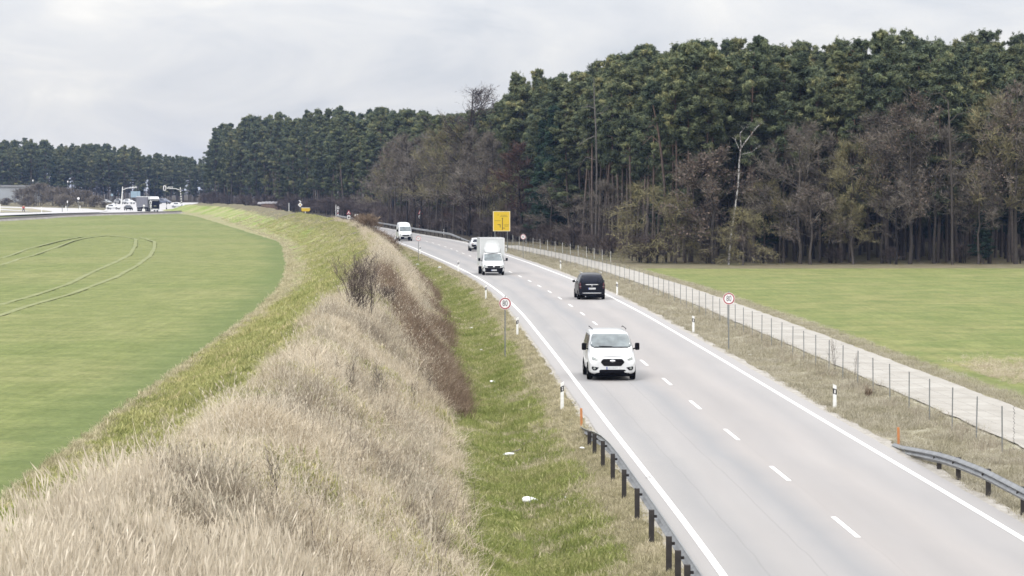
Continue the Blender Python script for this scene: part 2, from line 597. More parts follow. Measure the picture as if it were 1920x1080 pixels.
def ground_mat(name, cols, s1=0.9, s2=14.0, detail_scale=7.0, bump=0.5, attr_mix=None, contrast=1.3, bd=0.05, streak=0.0, streak_rot=0.0):
    """cols: four colours mixed by two noise fields; attr_mix: [(attr ramp stops, colour)] using the 'u' attribute"""
    m = bpy.data.materials.new(name)
    m.use_nodes = True
    t = m.node_tree
    b = t.nodes['Principled BSDF']
    b.inputs['Roughness'].default_value = 0.95
    b.inputs['Specular IOR Level'].default_value = 0.1
    tc = N(t, 'ShaderNodeTexCoord')
    P = tc.outputs['Object']
    big = N(t, 'ShaderNodeTexNoise', Scale=1.0 / s2, Detail=5.0, Roughness=0.6)
    med = N(t, 'ShaderNodeTexNoise', Scale=1.0 / s1, Detail=6.0, Roughness=0.65)
    fine = N(t, 'ShaderNodeTexNoise', Scale=detail_scale, Detail=5.0, Roughness=0.75)
    for n in (big, med, fine):
        t.links.new(P, n.inputs[0])
    fb = ramp(t, [(0.38, 0.0), (0.62, 1.0)])
    t.links.new(big.outputs[0], fb.inputs[0])
    fm = ramp(t, [(0.36, 0.0), (0.64, 1.0)])
    t.links.new(med.outputs[0], fm.inputs[0])
    c = mixc(t, fb.outputs[0], mixc(t, fm.outputs[0], cols[0], cols[1]), mixc(t, fm.outputs[0], cols[2], cols[3]))
    if streak:
        sm = N(t, 'ShaderNodeMapping')
        sm.inputs['Rotation'].default_value = (0, 0, streak_rot)
        sm.inputs['Scale'].default_value = (2.6, 0.05, 1)
        t.links.new(P, sm.inputs[0])
        sn = N(t, 'ShaderNodeTexNoise', Scale=1.0, Detail=3.0, Roughness=0.7)
        t.links.new(sm.outputs[0], sn.inputs[0])
        sk = math_n(t, 'MULTIPLY_ADD', sn.outputs[0], streak, 1.0 - streak / 2)
        spot = N(t, 'ShaderNodeTexNoise', Scale=1.1, Detail=4.0, Roughness=0.8)
        t.links.new(P, spot.inputs[0])
        sr = ramp(t, [(0.34, 0.72), (0.44, 1.0)])
        t.links.new(spot.outputs[0], sr.inputs[0])
        ss = N(t, 'ShaderNodeVectorMath', operation='SCALE')
        t.links.new(c, ss.inputs[0])
        t.links.new(math_n(t, 'MULTIPLY', sk, sr.outputs[0]), ss.inputs['Scale'])
        c = ss.outputs[0]
    if attr_mix:
        at = N(t, 'ShaderNodeAttribute')
        at.attribute_name = 'u'
        wob = math_n(t, 'MULTIPLY_ADD', med.outputs[0], 2.4, -1.2)
        wob2 = math_n(t, 'MULTIPLY_ADD', big.outputs[0], 3.0, -1.5)
        uu = math_n(t, 'ADD', at.outputs['Fac'], math_n(t, 'ADD', wob, wob2))
        for (a0, a1, b0, b1, col, amt) in attr_mix:
            r1 = N(t, 'ShaderNodeMapRange', clamp=True)
            r1.inputs[1].default_value, r1.inputs[2].default_value = a0, a1
            t.links.new(uu, r1.inputs[0])
            r2 = N(t, 'ShaderNodeMapRange', clamp=True)
            r2.inputs[1].default_value, r2.inputs[2].default_value = b0, b1
            r2.inputs[3].default_value, r2.inputs[4].default_value = 1, 0
            t.links.new(uu, r2.inputs[0])
            f = math_n(t, 'MULTIPLY', math_n(t, 'MULTIPLY', r1.outputs[0], r2.outputs[0]), amt)
            c = mixc(t, f, c, col)
    k = math_n(t, 'MULTIPLY', math_n(t, 'MULTIPLY_ADD', fine.outputs[0], contrast, 1.0 - contrast * 0.5), math_n(t, 'MULTIPLY_ADD', med.outputs[0], 0.5, 0.75))
    s = N(t, 'ShaderNodeVectorMath', operation='SCALE')
    t.links.new(c, s.inputs[0])
    t.links.new(k, s.inputs['Scale'])
    t.links.new(s.outputs[0], b.inputs['Base Color'])
    bp = N(t, 'ShaderNodeBump', Strength=bump, Distance=bd)
    t.links.new(math_n(t, 'ADD', fine.outputs[0], med.outputs[0]), bp.inputs['Height'])
    t.links.new(bp.outputs[0], b.inputs['Normal'])
    return m


G1, G2, G3, G4 = (0.112, 0.136, 0.042), (0.138, 0.158, 0.055), (0.136, 0.153, 0.053), (0.176, 0.180, 0.074)
TANC = (0.27, 0.235, 0.165)
M['field'] = ground_mat('field_crop_soil', (G1, G2, G3, G4), streak=0.5, streak_rot=0.12, s1=2.5, s2=30, detail_scale=3.5, bump=0.35, bd=0.03,
                        attr_mix=[(12, 13.5, 16.2, 17.4, (0.20, 0.19, 0.10), 0.7), (16.4, 17.2, 18.2, 20.5, (0.085, 0.115, 0.038), 0.6)])
M['bank'] = ground_mat('bank_turf', ((0.144, 0.194, 0.044), (0.200, 0.244, 0.069), (0.237, 0.244, 0.106), (0.300, 0.275, 0.150)), s1=0.8, s2=9, bump=0.8, bd=0.1,
                       attr_mix=[(3, 4.5, 10.4, 11.6, (0.125, 0.105, 0.075), 0.85), (15.4, 16.6, 30, 31, (0.23, 0.21, 0.12), 0.8)])
M['ditch'] = ground_mat('ditch_turf', ((0.105, 0.145, 0.035), (0.15, 0.175, 0.055), (0.14, 0.15, 0.06), (0.20, 0.19, 0.10)), s1=0.7, s2=6, bump=0.8, bd=0.08,
                        attr_mix=[(-2, -1, 1.3, 2.9, (0.145, 0.125, 0.082), 0.9), (4.6, 5.4, 9, 9.5, (0.19, 0.16, 0.12), 0.8)])
M['verge'] = ground_mat('verge_turf', ((0.27, 0.25, 0.18), (0.36, 0.335, 0.265), (0.25, 0.24, 0.145), (0.40, 0.37, 0.30)), s1=0.8, s2=7, bump=0.8, bd=0.08,
                        attr_mix=[(-2, -1.5, 0.9, 1.7, (0.125, 0.11, 0.085), 0.8)])
M['right_field'] = ground_mat('right_field_crop_soil', streak=0.45, streak_rot=-0.9, cols= ((0.116, 0.144, 0.045), (0.153, 0.168, 0.060), (0.124, 0.148, 0.049), (0.185, 0.177, 0.073)), s1=3.5, s2=22, detail_scale=3.0, bump=0.5, bd=0.04,
                              attr_mix=[(-2, -1.5, 0.4, 1.8, (0.24, 0.215, 0.14), 0.85)])
M['forest_floor'] = ground_mat('forest_floor', ((0.035, 0.029, 0.021), (0.052, 0.042, 0.032), (0.042, 0.038, 0.025), (0.063, 0.052, 0.038)), s1=2, s2=12)
M['margin_grass'] = ground_mat('margin_grass', ((0.12, 0.10, 0.065), (0.16, 0.135, 0.09), (0.11, 0.11, 0.055), (0.15, 0.13, 0.09)), s1=2, s2=12)
M['far_grass'] = ground_mat('rough_grass', ((0.23, 0.20, 0.14), (0.29, 0.26, 0.20), (0.20, 0.20, 0.12), (0.26, 0.23, 0.17)), s1=3, s2=18)
M['gravel'] = ground_mat('gravel', ((0.30, 0.28, 0.25), (0.36, 0.34, 0.31), (0.27, 0.25, 0.22), (0.33, 0.31, 0.28)), s1=0.5, s2=5, detail_scale=14)
M['path'] = ground_mat('pale_path', ((0.285, 0.268, 0.240), (0.315, 0.298, 0.270), (0.295, 0.275, 0.245), (0.33, 0.315, 0.288)), contrast=0.3, s1=1.8, s2=9, detail_scale=9, bump=0.12, bd=0.01)
M['track'] = ground_mat('tractor_track', ((0.165, 0.180, 0.078), (0.185, 0.196, 0.094), (0.172, 0.186, 0.085), (0.198, 0.205, 0.105)), s1=2.5, s2=30, detail_scale=3.5, bump=0.2)


def asphalt_mat():
    m = bpy.data.materials.new('worn_asphalt')
    m.use_nodes = True
    t = m.node_tree
    b = t.nodes['Principled BSDF']
    b.inputs['Roughness'].default_value = 0.8
    b.inputs['Specular IOR Level'].default_value = 0.3
    tc = N(t, 'ShaderNodeTexCoord')
    P = tc.outputs['Object']
    at = N(t, 'ShaderNodeAttribute')
    at.attribute_name = 'lat'      # 0 left edge line .. 1 right edge line
    mp = N(t, 'ShaderNodeMapping')
    mp.inputs['Scale'].default_value = (1, 0.06, 1)
    t.links.new(P, mp.inputs[0])
    st = N(t, 'ShaderNodeTexNoise', Scale=1.1, Detail=3.0, Roughness=0.6)
    t.links.new(mp.outputs[0], st.inputs[0])
    big = N(t, 'ShaderNodeTexNoise', Scale=0.07, Detail=5.0)
    t.links.new(P, big.inputs[0])
    fine = N(t, 'ShaderNodeTexNoise', Scale=22.0, Detail=3.0, Roughness=0.8)
    t.links.new(P, fine.inputs[0])
    la = math_n(t, 'ADD', at.outputs['Fac'], math_n(t, 'MULTIPLY_ADD', big.outputs[0], 0.22, -0.11))
    # paler warm stone between the wheel tracks, cooler and darker in them
    r = ramp(t, [(0.0, (0.330, 0.315, 0.305)), (0.10, (0.275, 0.268, 0.266)), (0.20, (0.318, 0.302, 0.292)), (0.30, (0.308, 0.295, 0.289)),
                 (0.38, (0.262, 0.259, 0.262)), (0.50, (0.325, 0.303, 0.290)), (0.64, (0.300, 0.284, 0.276)), (0.76, (0.338, 0.316, 0.303)), (0.88, (0.300, 0.288, 0.283)), (1.0, (0.335, 0.32, 0.312))])
    t.links.new(la, r.inputs[0])
    k = math_n(t, 'ADD', math_n(t, 'MULTIPLY_ADD', st.outputs[0], 0.16, 0.82), math_n(t, 'MULTIPLY', fine.outputs[0], 0.16))
    k = math_n(t, 'ADD', k, math_n(t, 'MULTIPLY_ADD', big.outputs[0], 0.12, -0.04))
    # a fine dark seam in the oncoming lane and one at the centre
    for pos, wd, am in ((0.135, 0.003, 0.09), (0.293, 0.003, 0.10), (0.515, 0.0025, 0.05)):
        wv = math_n(t, 'MULTIPLY_ADD', st.outputs[0], 0.012, pos - 0.006)
        dl = math_n(t, 'ABSOLUTE', math_n(t, 'SUBTRACT', at.outputs['Fac'], wv))
        f = math_n(t, 'LESS_THAN', dl, wd)
        k = math_n(t, 'SUBTRACT', k, math_n(t, 'MULTIPLY', f, am))
    k = math_n(t, 'MULTIPLY', k, 0.815)
    s = N(t, 'ShaderNodeVectorMath', operation='SCALE')
    t.links.new(r.outputs[0], s.inputs[0])
    t.links.new(k, s.inputs['Scale'])
    t.links.new(s.outputs[0], b.inputs['Base Color'])
    bp = N(t, 'ShaderNodeBump', Strength=0.25, Distance=0.004)
    t.links.new(fine.outputs[0], bp.inputs['Height'])
    t.links.new(bp.outputs[0], b.inputs['Normal'])
    return m


M['asphalt'] = asphalt_mat()
M['far_asphalt'] = pbsdf('far_asphalt', (0.36, 0.35, 0.345), 0.85, noise=0.08, nscale=0.1)


def line_mat():
    m = bpy.data.materials.new('road_paint')
    m.use_nodes = True
    t = m.node_tree
    b = t.nodes['Principled BSDF']
    b.inputs['Roughness'].default_value = 0.6
    tc = N(t, 'ShaderNodeTexCoord')
    n = N(t, 'ShaderNodeTexNoise', Scale=5.0, Detail=6.0, Roughness=0.8)
    t.links.new(tc.outputs['Object'], n.inputs[0])
    r = ramp(t, [(0.30, (0.36, 0.345, 0.33)), (0.46, (0.60, 0.59, 0.57)), (0.6, (0.68, 0.67, 0.66))])
    t.links.new(n.outputs[0], r.inputs[0])
    t.links.new(r.outputs[0], b.inputs['Base Color'])
    return m


M['paint'] = line_mat()

# ------------------------------------------------------------------ terrain
rows = [12.0]
while rows[-1] < 1500:
    rows.append(rows[-1] + max(0.28, rows[-1] * 0.0058))
rows += [1700, 2100, 2800, 4000]
rows = np.array(rows)


def strip(name, colfun, mat, label=None, ymin=-1, ymax=1e9, attr=None):
    """colfun(y array) -> (rows, cols) x positions; attr likewise for the 'u' attribute"""
    yy = rows[(rows >= ymin) & (rows <= ymax)]
    X = colfun(yy)
    Y = np.repeat(yy[:, None], X.shape[1], 1)
    Z = ground(X, Y)
    U = attr(X, Y)
    n, m = X.shape
    V = np.stack([X, Y, Z], -1).reshape(-1, 3)
    i = np.arange(n - 1)[:, None] * m + np.arange(m - 1)[None, :]
    Q = np.stack([i, i + 1, i + m + 1, i + m], -1).reshape(-1, 4)
    me = fast_mesh(name, V, Q, [mat], smooth=True)
    a = me.attributes.new('u', 'FLOAT', 'POINT')
    a.data.foreach_set('value', U.ravel().astype(np.float32))
    o = link(name, me)
    tag(o, label, kind='structure')
    return o


def lin(a, b, n):
    return np.linspace(a, b, n)


def uleft(X, Y):
    return Lf(Y) - X


def uright(X, Y):
    return X - Rf(Y)


# (from the field across the bank and the ditch to the road, then the other side)
cu = np.concatenate([[1800, 1200, 800, 600, 450, 340, 260, 200, 160, 130, 105, 88, 74, 62, 53, 46, 40, 35.5, 32, 29.5, 27.5, 26], lin(25, 17.2, 12)])
def field_edge(y):
    return 17.2 + 1.8 * sstep(350, 600, y) + 0.6 * (fbm(y, y * 0, 5.0, 33) - 0.5)


strip('green_field', lambda y: Lf(y)[:, None] - (cu[None, :] - 17.2) - field_edge(y)[:, None], M['field'], 'wide green crop field left of the embankment', attr=uleft)
bt_ = lin(1, 0, 62)
strip('embankment', lambda y: Lf(y)[:, None] - 5.2 - (field_edge(y)[:, None] - 5.2) * bt_[None, :], M['bank'], 'long grassy embankment between field and road', attr=uleft)
du = np.concatenate([lin(5.2, 0.5, 24), [0.1]])
strip('ditch', lambda y: Lf(y)[:, None] - du[None, :], M['ditch'], 'grassy ditch along the road', attr=uleft)
strip('road_bed', lambda y: Lf(y)[:, None] - 0.1 + (Wf(y)[:, None] + 0.2) * lin(0, 1, 5)[None, :], M['gravel'], 'bed below the main road', attr=uleft)
YS = rows[np.searchsorted(rows, 395.0)]
YF = rows[np.searchsorted(rows, 268.0)]
tt = lin(0, 1, 24)
strip('right_verge', lambda y: (Rf(y) + 0.1)[:, None] + (PN(y) + 0.3 - Rf(y) - 0.1)[:, None] * tt[None, :], M['verge'], 'dry grass verge between road and farm track', ymax=YS, attr=uright)
ro = np.concatenate([[0], lin(0.6, 3, 5), lin(3.4, 9, 12), [11, 14, 18, 24, 32, 45, 65, 100, 160, 300, 600, 1500]])
strip('right_field', lambda y: (PN(y) + 0.3)[:, None] + ro[None, :], M['right_field'], 'green crop field right of the farm track', ymax=YF, attr=lambda X, Y: X - PN(Y) - 3.1)
strip('field_margin', lambda y: (PN(y) + 0.3)[:, None] + ro[None, :], M['margin_grass'], 'rough grass before the forest edge', ymin=YF, ymax=YS, attr=uright)
rf = np.concatenate([lin(0.1, 6, 10), [8, 11, 15, 22, 32, 45, 65, 100, 160, 300, 600, 1500]])
strip('forest_floor', lambda y: Rf(y)[:, None] + rf[None, :], M['forest_floor'], 'dark forest floor beyond the road bend', ymin=YS, attr=uright)


def drape(name, left, right, ncol, mat, y0, y1, dz, label, jitter=0.0, attr='lat', kind='structure', lat0=0.0, lat1=1.0, step=0.006):
    ys = [y0]
    while ys[-1] < y1:
        ys.append(min(y1, ys[-1] + max(0.4, ys[-1] * step)))
    ys = np.array(ys)
    l, r = left(ys), right(ys)
    if jitter:
        l = l + (fbm(ys, ys * 0, 1.6, 3) - 0.5) * jitter * 2
        r = r + (fbm(ys, ys * 0, 1.6, 13) - 0.5) * jitter * 2
    t = lin(0, 1, ncol)
    X = l[:, None] + (r - l)[:, None] * t[None, :]
    Y = np.repeat(ys[:, None], ncol, 1)
    Z = hb(Y) + dz
    n, m = X.shape
    V = np.stack([X, Y, Z], -1).reshape(-1, 3)
    i = np.arange(n - 1)[:, None] * m + np.arange(m - 1)[None, :]
    Q = np.stack([i, i + 1, i + m + 1, i + m], -1).reshape(-1, 4)
    me = fast_mesh(name, V, Q, [mat], smooth=True)
    a = me.attributes.new('lat', 'FLOAT', 'POINT')
    LT = lat0 + (lat1 - lat0) * np.repeat(t[None, :], n, 0)
    a.data.foreach_set('value', LT.ravel().astype(np.float32))
    a = me.attributes.new('u', 'FLOAT', 'POINT')
    a.data.foreach_set('value', (LT * 0 + 50).ravel().astype(np.float32))
    o = link(name, me)
    if kind:
        tag(o, label, kind=kind)
    return o


drape('gravel_shoulder', lambda y: Lf(y) - 0.78, lambda y: Rf(y) + 0.98, 3, M['gravel'], 14, 880, 0.012, 'gravel shoulder of the main road', jitter=0.22)
drape('road', lambda y: Lf(y) - 0.55, lambda y: Rf(y) + 0.6, 16, M['asphalt'], 14, 880, 0.030, 'two lane asphalt road curving left', jitter=0.06, lat0=-0.07, lat1=1.08)
tmp = drape('edge_line', lambda y: Lf(y) - 0.085, lambda y: Lf(y) + 0.085, 2, M['paint'], 14, 700, 0.036, 'white edge line on the ditch side of the road')
tmp = drape('edge_line', lambda y: Rf(y) - 0.085, lambda y: Rf(y) + 0.085, 2, M['paint'], 14, 700, 0.036, 'white edge line on the farm track side of the road')
# centre dashes: countable painted marks, each a mesh of its own
mark_parent = None
for k in range(-3, 34):
    y1 = 66 + 12 * k
    y0 = y1 - 3.9
    cx = lambda y: (Lf(y) + Rf(y)) / 2
    me_o = drape('lane_marking', lambda y: cx(y) - 0.065, lambda y: cx(y) + 0.065, 2, M['paint'], y0, y1, 0.036, None, kind=None)
    tag(me_o, 'white centre line dash on the main road', group='centre line dashes', kind='structure')
drape('farm_road', lambda y: PN(y), lambda y: PN(y) + 3.1, 6, M['path'], 14, 372, 0.05, 'pale gravel farm track beside the fence', jitter=0.14)


def quad_patch(name, near, far, mat, dz, label, n=24, m=10):
    """surface between two pixel polylines, laid on the ground"""
    def samp(pl, n):
        pl = [castb(*p) for p in pl]
        d = [0]
        for a, b in zip(pl, pl[1:]):
            d.append(d[-1] + math.dist(a, b))
        t = lin(0, d[-1], n)
        return np.stack([np.interp(t, d, [p[0] for p in pl]), np.interp(t, d, [p[1] for p in pl])], -1)
    A, B = samp(near, n), samp(far, n)
    V = []
    for j in range(m):
        t = j / (m - 1)
        P = A * (1 - t) + B * t
        for p in P:
            V.append((p[0], p[1], float(hb(p[1])) + dz))
    Fc = [(j * n + i, j * n + i + 1, (j + 1) * n + i + 1, (j + 1) * n + i) for j in range(m - 1) for i in range(n - 1)]
    me = new_mesh(name, V, Fc, [mat])
    a = me.attributes.new('u', 'FLOAT', 'POINT')
    a.data.foreach_set('value', np.full(len(V), 50, np.float32))
    o = link(name, me)
    tag(o, label, kind='structure')
    return o


quad_patch('rough_grass', [(-300, 386.2), (0, 386.8), (90, 388.8), (165, 393.2), (206, 397.5)], [(-300, 379), (0, 379), (90, 379.5), (165, 380), (216, 380.5)], M['margin_grass'], 0.16, 'rough brown grass below the thicket', n=40)
quad_patch('side_road', [(-260, 412), (0, 406.5), (95, 402.5), (190, 400)], [(-260, 385), (0, 386.5), (90, 388.5), (165, 393), (203, 397)], M['far_asphalt'], 0.30, 'pale side road curving in from the far left', n=40)
quad_patch('traffic_island', [(-200, 402), (0, 401), (55, 400.5), (97, 399.2)], [(-200, 391), (0, 391.2), (60, 393), (97, 398.6)], M['far_grass'], 0.38, 'brown grass island in the side road', n=24, m=5)
quad_patch('side_road_lane', [(-200, 398), (0, 396.8), (50, 399.3)], [(-200, 394.5), (0, 394.3), (56, 398.6)], M['far_asphalt'], 0.44, 'narrow pale lane across the grass island', n=16, m=3)
quad_patch('junction', [(186, 400.5), (260, 400), (356, 399)], [(212, 381.5), (280, 380.5), (372, 381)], M['far_asphalt'], 0.22, 'pale paved road junction at the far end', n=20, m=12)


# railway: ballast and two rails
def polyline_strip(name, pts, hw, mat, z0, parent=None, label=None, kind='structure', thick=0.0):
    V, Fc = [], []
    for i, (x, y) in enumerate(pts):
        a = pts[max(i - 1, 0)]
        b = pts[min(i + 1, len(pts) - 1)]
        d = Vector((b[0] - a[0], b[1] - a[1]))
        d.normalize()
        nx, ny = -d.y, d.x
        z = max(gz(x, y), float(hb(y))) + z0
        jl = hw * (0.85 + 0.3 * random.random()) if thick == 0 and hw < 1 else hw
        V += [(x + nx * jl, y + ny * jl, z), (x - nx * jl, y - ny * jl, z), (x + nx * (hw + thick * 1.5), y + ny * (hw + thick * 1.5), z - thick - 0.1), (x - nx * (hw + thick * 1.5), y - ny * (hw + thick * 1.5), z - thick - 0.1)]
        if i:
            k = 4 * i
            Fc += [(k - 4, k - 3, k + 1, k)] + ([(k - 4, k, k + 2, k - 2), (k - 3, k - 1, k + 3, k + 1)] if thick else [])
    me = new_mesh(name, V, Fc, [mat])
    a = me.attributes.new('u', 'FLOAT', 'POINT')
    a.data.foreach_set('value', np.full(len(V), 50, np.float32))
    o = link(name, me, parent)
    if label:
        tag(o, label, kind=kind)
    return o


M['ballast'] = pbsdf('ballast', (0.20, 0.185, 0.17), 0.9, noise=0.2, nscale=0.6)
M['rail_steel'] = pbsdf('rail_steel', (0.045, 0.035, 0.03), 0.6, 0.3)
def smooth_pts(pl, n):
    d = [0]
    for a, b in zip(pl, pl[1:]):
        d.append(d[-1] + math.dist(a, b))
    t = lin(0, d[-1], n)
    return [(float(np.interp(q, d, [p[0] for p in pl])), float(np.interp(q, d, [p[1] for p in pl]))) for q in t]


rail_pl = smooth_pts([(-150, 470), (-126, 520), castb(0, 413.5), castb(110, 407.5), castb(210, 403.5), castb(334, 400.2)], 40)
polyline_strip('railway_bed', rail_pl, 1.9, M['ballast'], 0.30, label='ballast bed of the railway track', thick=0.5)
rw = tag(thing('railway_track', 'dark railway track running past the far end of the field', 'railway'), kind='structure')
for s in (-0.75, 0.75):
    pts = [(x + s, y) for x, y in rail_pl]
    polyline_strip('rail', pts, 0.12, M['rail_steel'], 0.62, parent=rw, thick=0.18)

# tractor lines in the left field
trk = [[(200, 441), (235, 444), (255, 449), (253, 462), (244, 477), (225, 489), (182, 508), (128, 533), (73, 551), (0, 573), (-40, 582)],
       [(262, 446), (290, 453), (289, 466), (280, 482), (255, 500), (219, 520), (164, 540), (128, 553), (60, 573), (0, 592), (-40, 602)],
       [(200, 441), (165, 445), (135, 452), (105, 464), (73, 475), (0, 500), (-40, 512)],
       [(155, 443), (109, 452), (55, 466), (0, 486), (-40, 497)]]
for tr in trk:
    pl = smooth_pts([cast(*p) for p in tr], 60)
    polyline_strip('tractor_track', pl, 0.24, M['track'], 0.025, label='pale wheel mark of a tractor across the green field', kind='structure')

# ------------------------------------------------------------------ plants: meshes made once
def tri_blades(n, h0, h1, wd, spread, lean, seed, curve=0.3, tone=None):
    """n grass blades, each two triangles (bent)"""
    r = np.random.default_rng(seed)
    a = r.random(n) * 2 * math.pi
    rad = np.sqrt(r.random(n)) * spread
    bx, by = rad * np.cos(a), rad * np.sin(a)
    h = h0 + (h1 - h0) * r.random(n)
    la = r.random(n) * 2 * math.pi
    ln = lean * (0.3 + r.random(n)) * h
    dx, dy = np.cos(la) * ln, np.sin(la) * ln
    fa = r.random(n) * math.pi
    wx, wy = np.cos(fa) * wd / 2, np.sin(fa) * wd / 2
    V = np.zeros((n, 5, 3))
    V[:, 0] = np.stack([bx - wx, by - wy, np.full(n, -0.03)], -1)
    V[:, 1] = np.stack([bx + wx, by + wy, np.full(n, -0.03)], -1)
    V[:, 2] = np.stack([bx + dx * 0.35 + wx * 0.8, by + dy * 0.35 + wy * 0.8, h * 0.6], -1)
    V[:, 3] = np.stack([bx + dx * 0.35 - wx * 0.8, by + dy * 0.35 - wy * 0.8, h * 0.6], -1)
    V[:, 4] = np.stack([bx + dx, by + dy, h * (1 - curve * 0.5 * r.random(n))], -1)
    i = np.arange(n)[:, None] * 5
    T = np.concatenate([i + np.array([0, 1, 2]), i + np.array([0, 2, 3]), i + np.array([3, 2, 4])])
    tn = np.repeat(r.random(n), 5)
    return V.reshape(-1, 3), T, tn


def add_tone(me, tn):
    a = me.attributes.new('tone', 'FLOAT', 'POINT')
    a.data.foreach_set('value', np.asarray(tn, np.float32))


def tuft(name, mat, seed, n=26, h0=0.3, h1=0.7, wd=0.012, spread=0.18, lean=0.4, heads=0, head_len=0.12):
    V, T, tn = tri_blades(n, h0, h1, wd, spread, lean, seed)
    if heads:
        r = np.random.default_rng(seed + 5)
        tips = V.reshape(-1, 5, 3)[:heads, 4]
        VV, TT = [V], [T]
        k = len(V)
        for p in tips:
            d = Vector((p[0], p[1], 0)) * 0.4 + Vector((0.1, 0.05, 0.5))
            d.normalize()
            for s in range(3):
                a = r.random() * 6.28
                wv = Vector((math.cos(a), math.sin(a), 0)) * 0.010
                b = Vector(p)
                q = [b - d * head_len * 0.6, b - wv, b + d * head_len * 0.5, b + wv]
                VV.append(np.array([list(x) for x in q]))
                TT.append(np.array([[k, k + 1, k + 2], [k, k + 2, k + 3]]))
                k += 4
        tn = np.concatenate([tn, np.full(k - len(V), 0.9)])
        V, T = np.concatenate(VV), np.concatenate(TT)
    me = fast_mesh(name, V, T, [mat])
    add_tone(me, tn)
    return bpy.data.objects.new(name, me)


def branchy(seed, height, stem_r, nlimb, spread, levels, twigs, mat, twig_mat, crown_lo=0.3, shape=0.5, leaf_mat=None, leaves=0, leaf_size=0.12,
            twig_w=0.055, twig_len=0.95, gnarl=0.25, trunk=True, upward=0.5, multi=1, lean=0.0, leaf_hi=True):
    """bare broadleaf tree or shrub: wood tubes + a haze of fine twigs; returns (wood mesh, twig mesh)"""
    r = random.Random(seed)
    wood = MB()
    TV, TT, TN = [], [], []
    LV = []

    def rnd(s):
        return Vector((r.uniform(-s, s), r.uniform(-s, s), r.uniform(-s, s)))

    def twiglet(p, d, tone, l=None, wd=None):
        l = l or twig_len * r.uniform(0.5, 1.2)
        wd = (wd or twig_w) * r.uniform(0.6, 1.2)
        e = d.cross(rnd(1)).normalized() * wd * 0.5
        mid = p + d * l * 0.5 + rnd(l * 0.10)
        end = p + d * l + rnd(l * 0.18)
        k = len(TV)
        TV.extend([p - e, p + e, mid - e * 0.7, mid + e * 0.7, end])
        TT.extend([(k, k + 1, k + 3), (k, k + 3, k + 2), (k + 2, k + 3, k + 4)])
        TN.extend([tone] * 5)
        return mid, end

    def spray(p, d, tone):
        for _ in range(twigs):
            dd = (d + rnd(0.9) + Vector((0, 0, upward * 0.5))).normalized()
            m_, e_ = twiglet(p, dd, tone)
            for _ in range(2):
                d2 = (dd + rnd(0.8)).normalized()
                twiglet(m_ if r.random() < 0.5 else e_, d2, tone, twig_len * 0.5, twig_w * 0.7)
            if leaf_mat and leaves:
                for _ in range(leaves):
                    if r.random() < 0.8:
                        LV.append((m_ + rnd(0.3), r.random()))

    def grow(p, d, length, rad, lev):
        segs = 3 if lev > 0 else 4
        pts, rads = [p.copy()], [rad]
        q, dd = p.copy(), d.copy()
        for s in range(segs):
            dd = (dd + rnd(gnarl) + Vector((0, 0, upward * 0.12))).normalized()
            q = q + dd * length / segs
            pts.append(q.copy())
            rads.append(rad * (1 - 0.75 * (s + 1) / segs) + min(0.004, stem_r * 0.15))
        wood.tube(pts, rads, 3 if lev > 0 else 4, cap=False)
        if lev >= levels:
            tone = r.random()
            for t in pts[1:]:
                spray(t, dd, tone)
            return
        nb = r.randint(3, 5)
        for b in range(nb):
            t = r.uniform(0.25, 1.0)
            i = min(int(t * segs), segs - 1)
            bp = pts[i].lerp(pts[i + 1], t * segs - i)
            nd = (dd + rnd(0.85) + Vector((0, 0, upward * 0.3))).normalized()
            grow(bp, nd, length * r.uniform(0.45, 0.7), rad * 0.5, lev + 1)
        grow(pts[-1], dd, length * 0.5, rads[-1] * 1.1 + 0.005, lev + 1)

    for s in range(multi):
        off = Vector((r.uniform(-1, 1), r.uniform(-1, 1), 0)) * (0.25 * spread if multi > 1 else 0)
        pts, rads = [off.copy()], [stem_r * 1.25]
        n = 8
        hh = height * r.uniform(0.75, 1.0) if multi > 1 else height
        wx, wy = r.uniform(-1, 1) * lean, r.uniform(-1, 1) * lean
        for i in range(1, n + 1):
            t = i / n
            pts.append(off + Vector((wx * t * t * hh + r.uniform(-1, 1) * 0.012 * hh, wy * t * hh + r.uniform(-1, 1) * 0.012 * hh, t * hh * 0.9)))
            rads.append(stem_r * (1 - 0.85 * t) + min(0.01, stem_r * 0.25))
        pts[0].z = -0.3
        wood.tube(pts, rads, 6, cap=False)
        for i in range(nlimb):
            t = crown_lo + (1 - crown_lo) * ((i + r.random()) / nlimb) ** 0.9
            t = min(t, 0.99)
            k = min(int(t * n), n - 1)
            bp = pts[k].lerp(pts[k + 1], t * n - k)
            a = r.uniform(0, 2 * math.pi)
            prof = math.sin(math.pi * min(1, 0.18 + 0.82 * ((t - crown_lo) / (1 - crown_lo)) ** shape)) ** 0.6 if t < 0.98 else 0.3
            prof = max(prof, 0.28)
            d = Vector((math.cos(a), math.sin(a), upward * r.uniform(0.3, 1.3)))
            d.normalize()
            grow(bp, d, spread * prof * r.uniform(0.6, 1.0), stem_r * 0.35 * (1 - 0.5 * t), 1 if levels > 1 else levels)
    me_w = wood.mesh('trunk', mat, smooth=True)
    V = [tuple(v) for v in TV]
    T = list(TT)
    mats = [twig_mat]
    mi = [0] * len(T)
    if LV:
        mats.append(leaf_mat)
        for p, tn in LV:
            if leaf_hi and p.z < height * 0.2:
                continue
            k = len(V)
            a, b = rnd(1).normalized() * leaf_size, rnd(1).normalized() * leaf_size * 0.7
            V += [tuple(p - a), tuple(p + b), tuple(p + a), tuple(p - b)]
            T += [(k, k + 1, k + 2), (k, k + 2, k + 3)]
            mi += [1, 1]
            TN += [tn] * 4
    me_t = fast_mesh('crown', np.array(V), np.array(T), mats, mi)
    add_tone(me_t, TN)
    return me_w, me_t


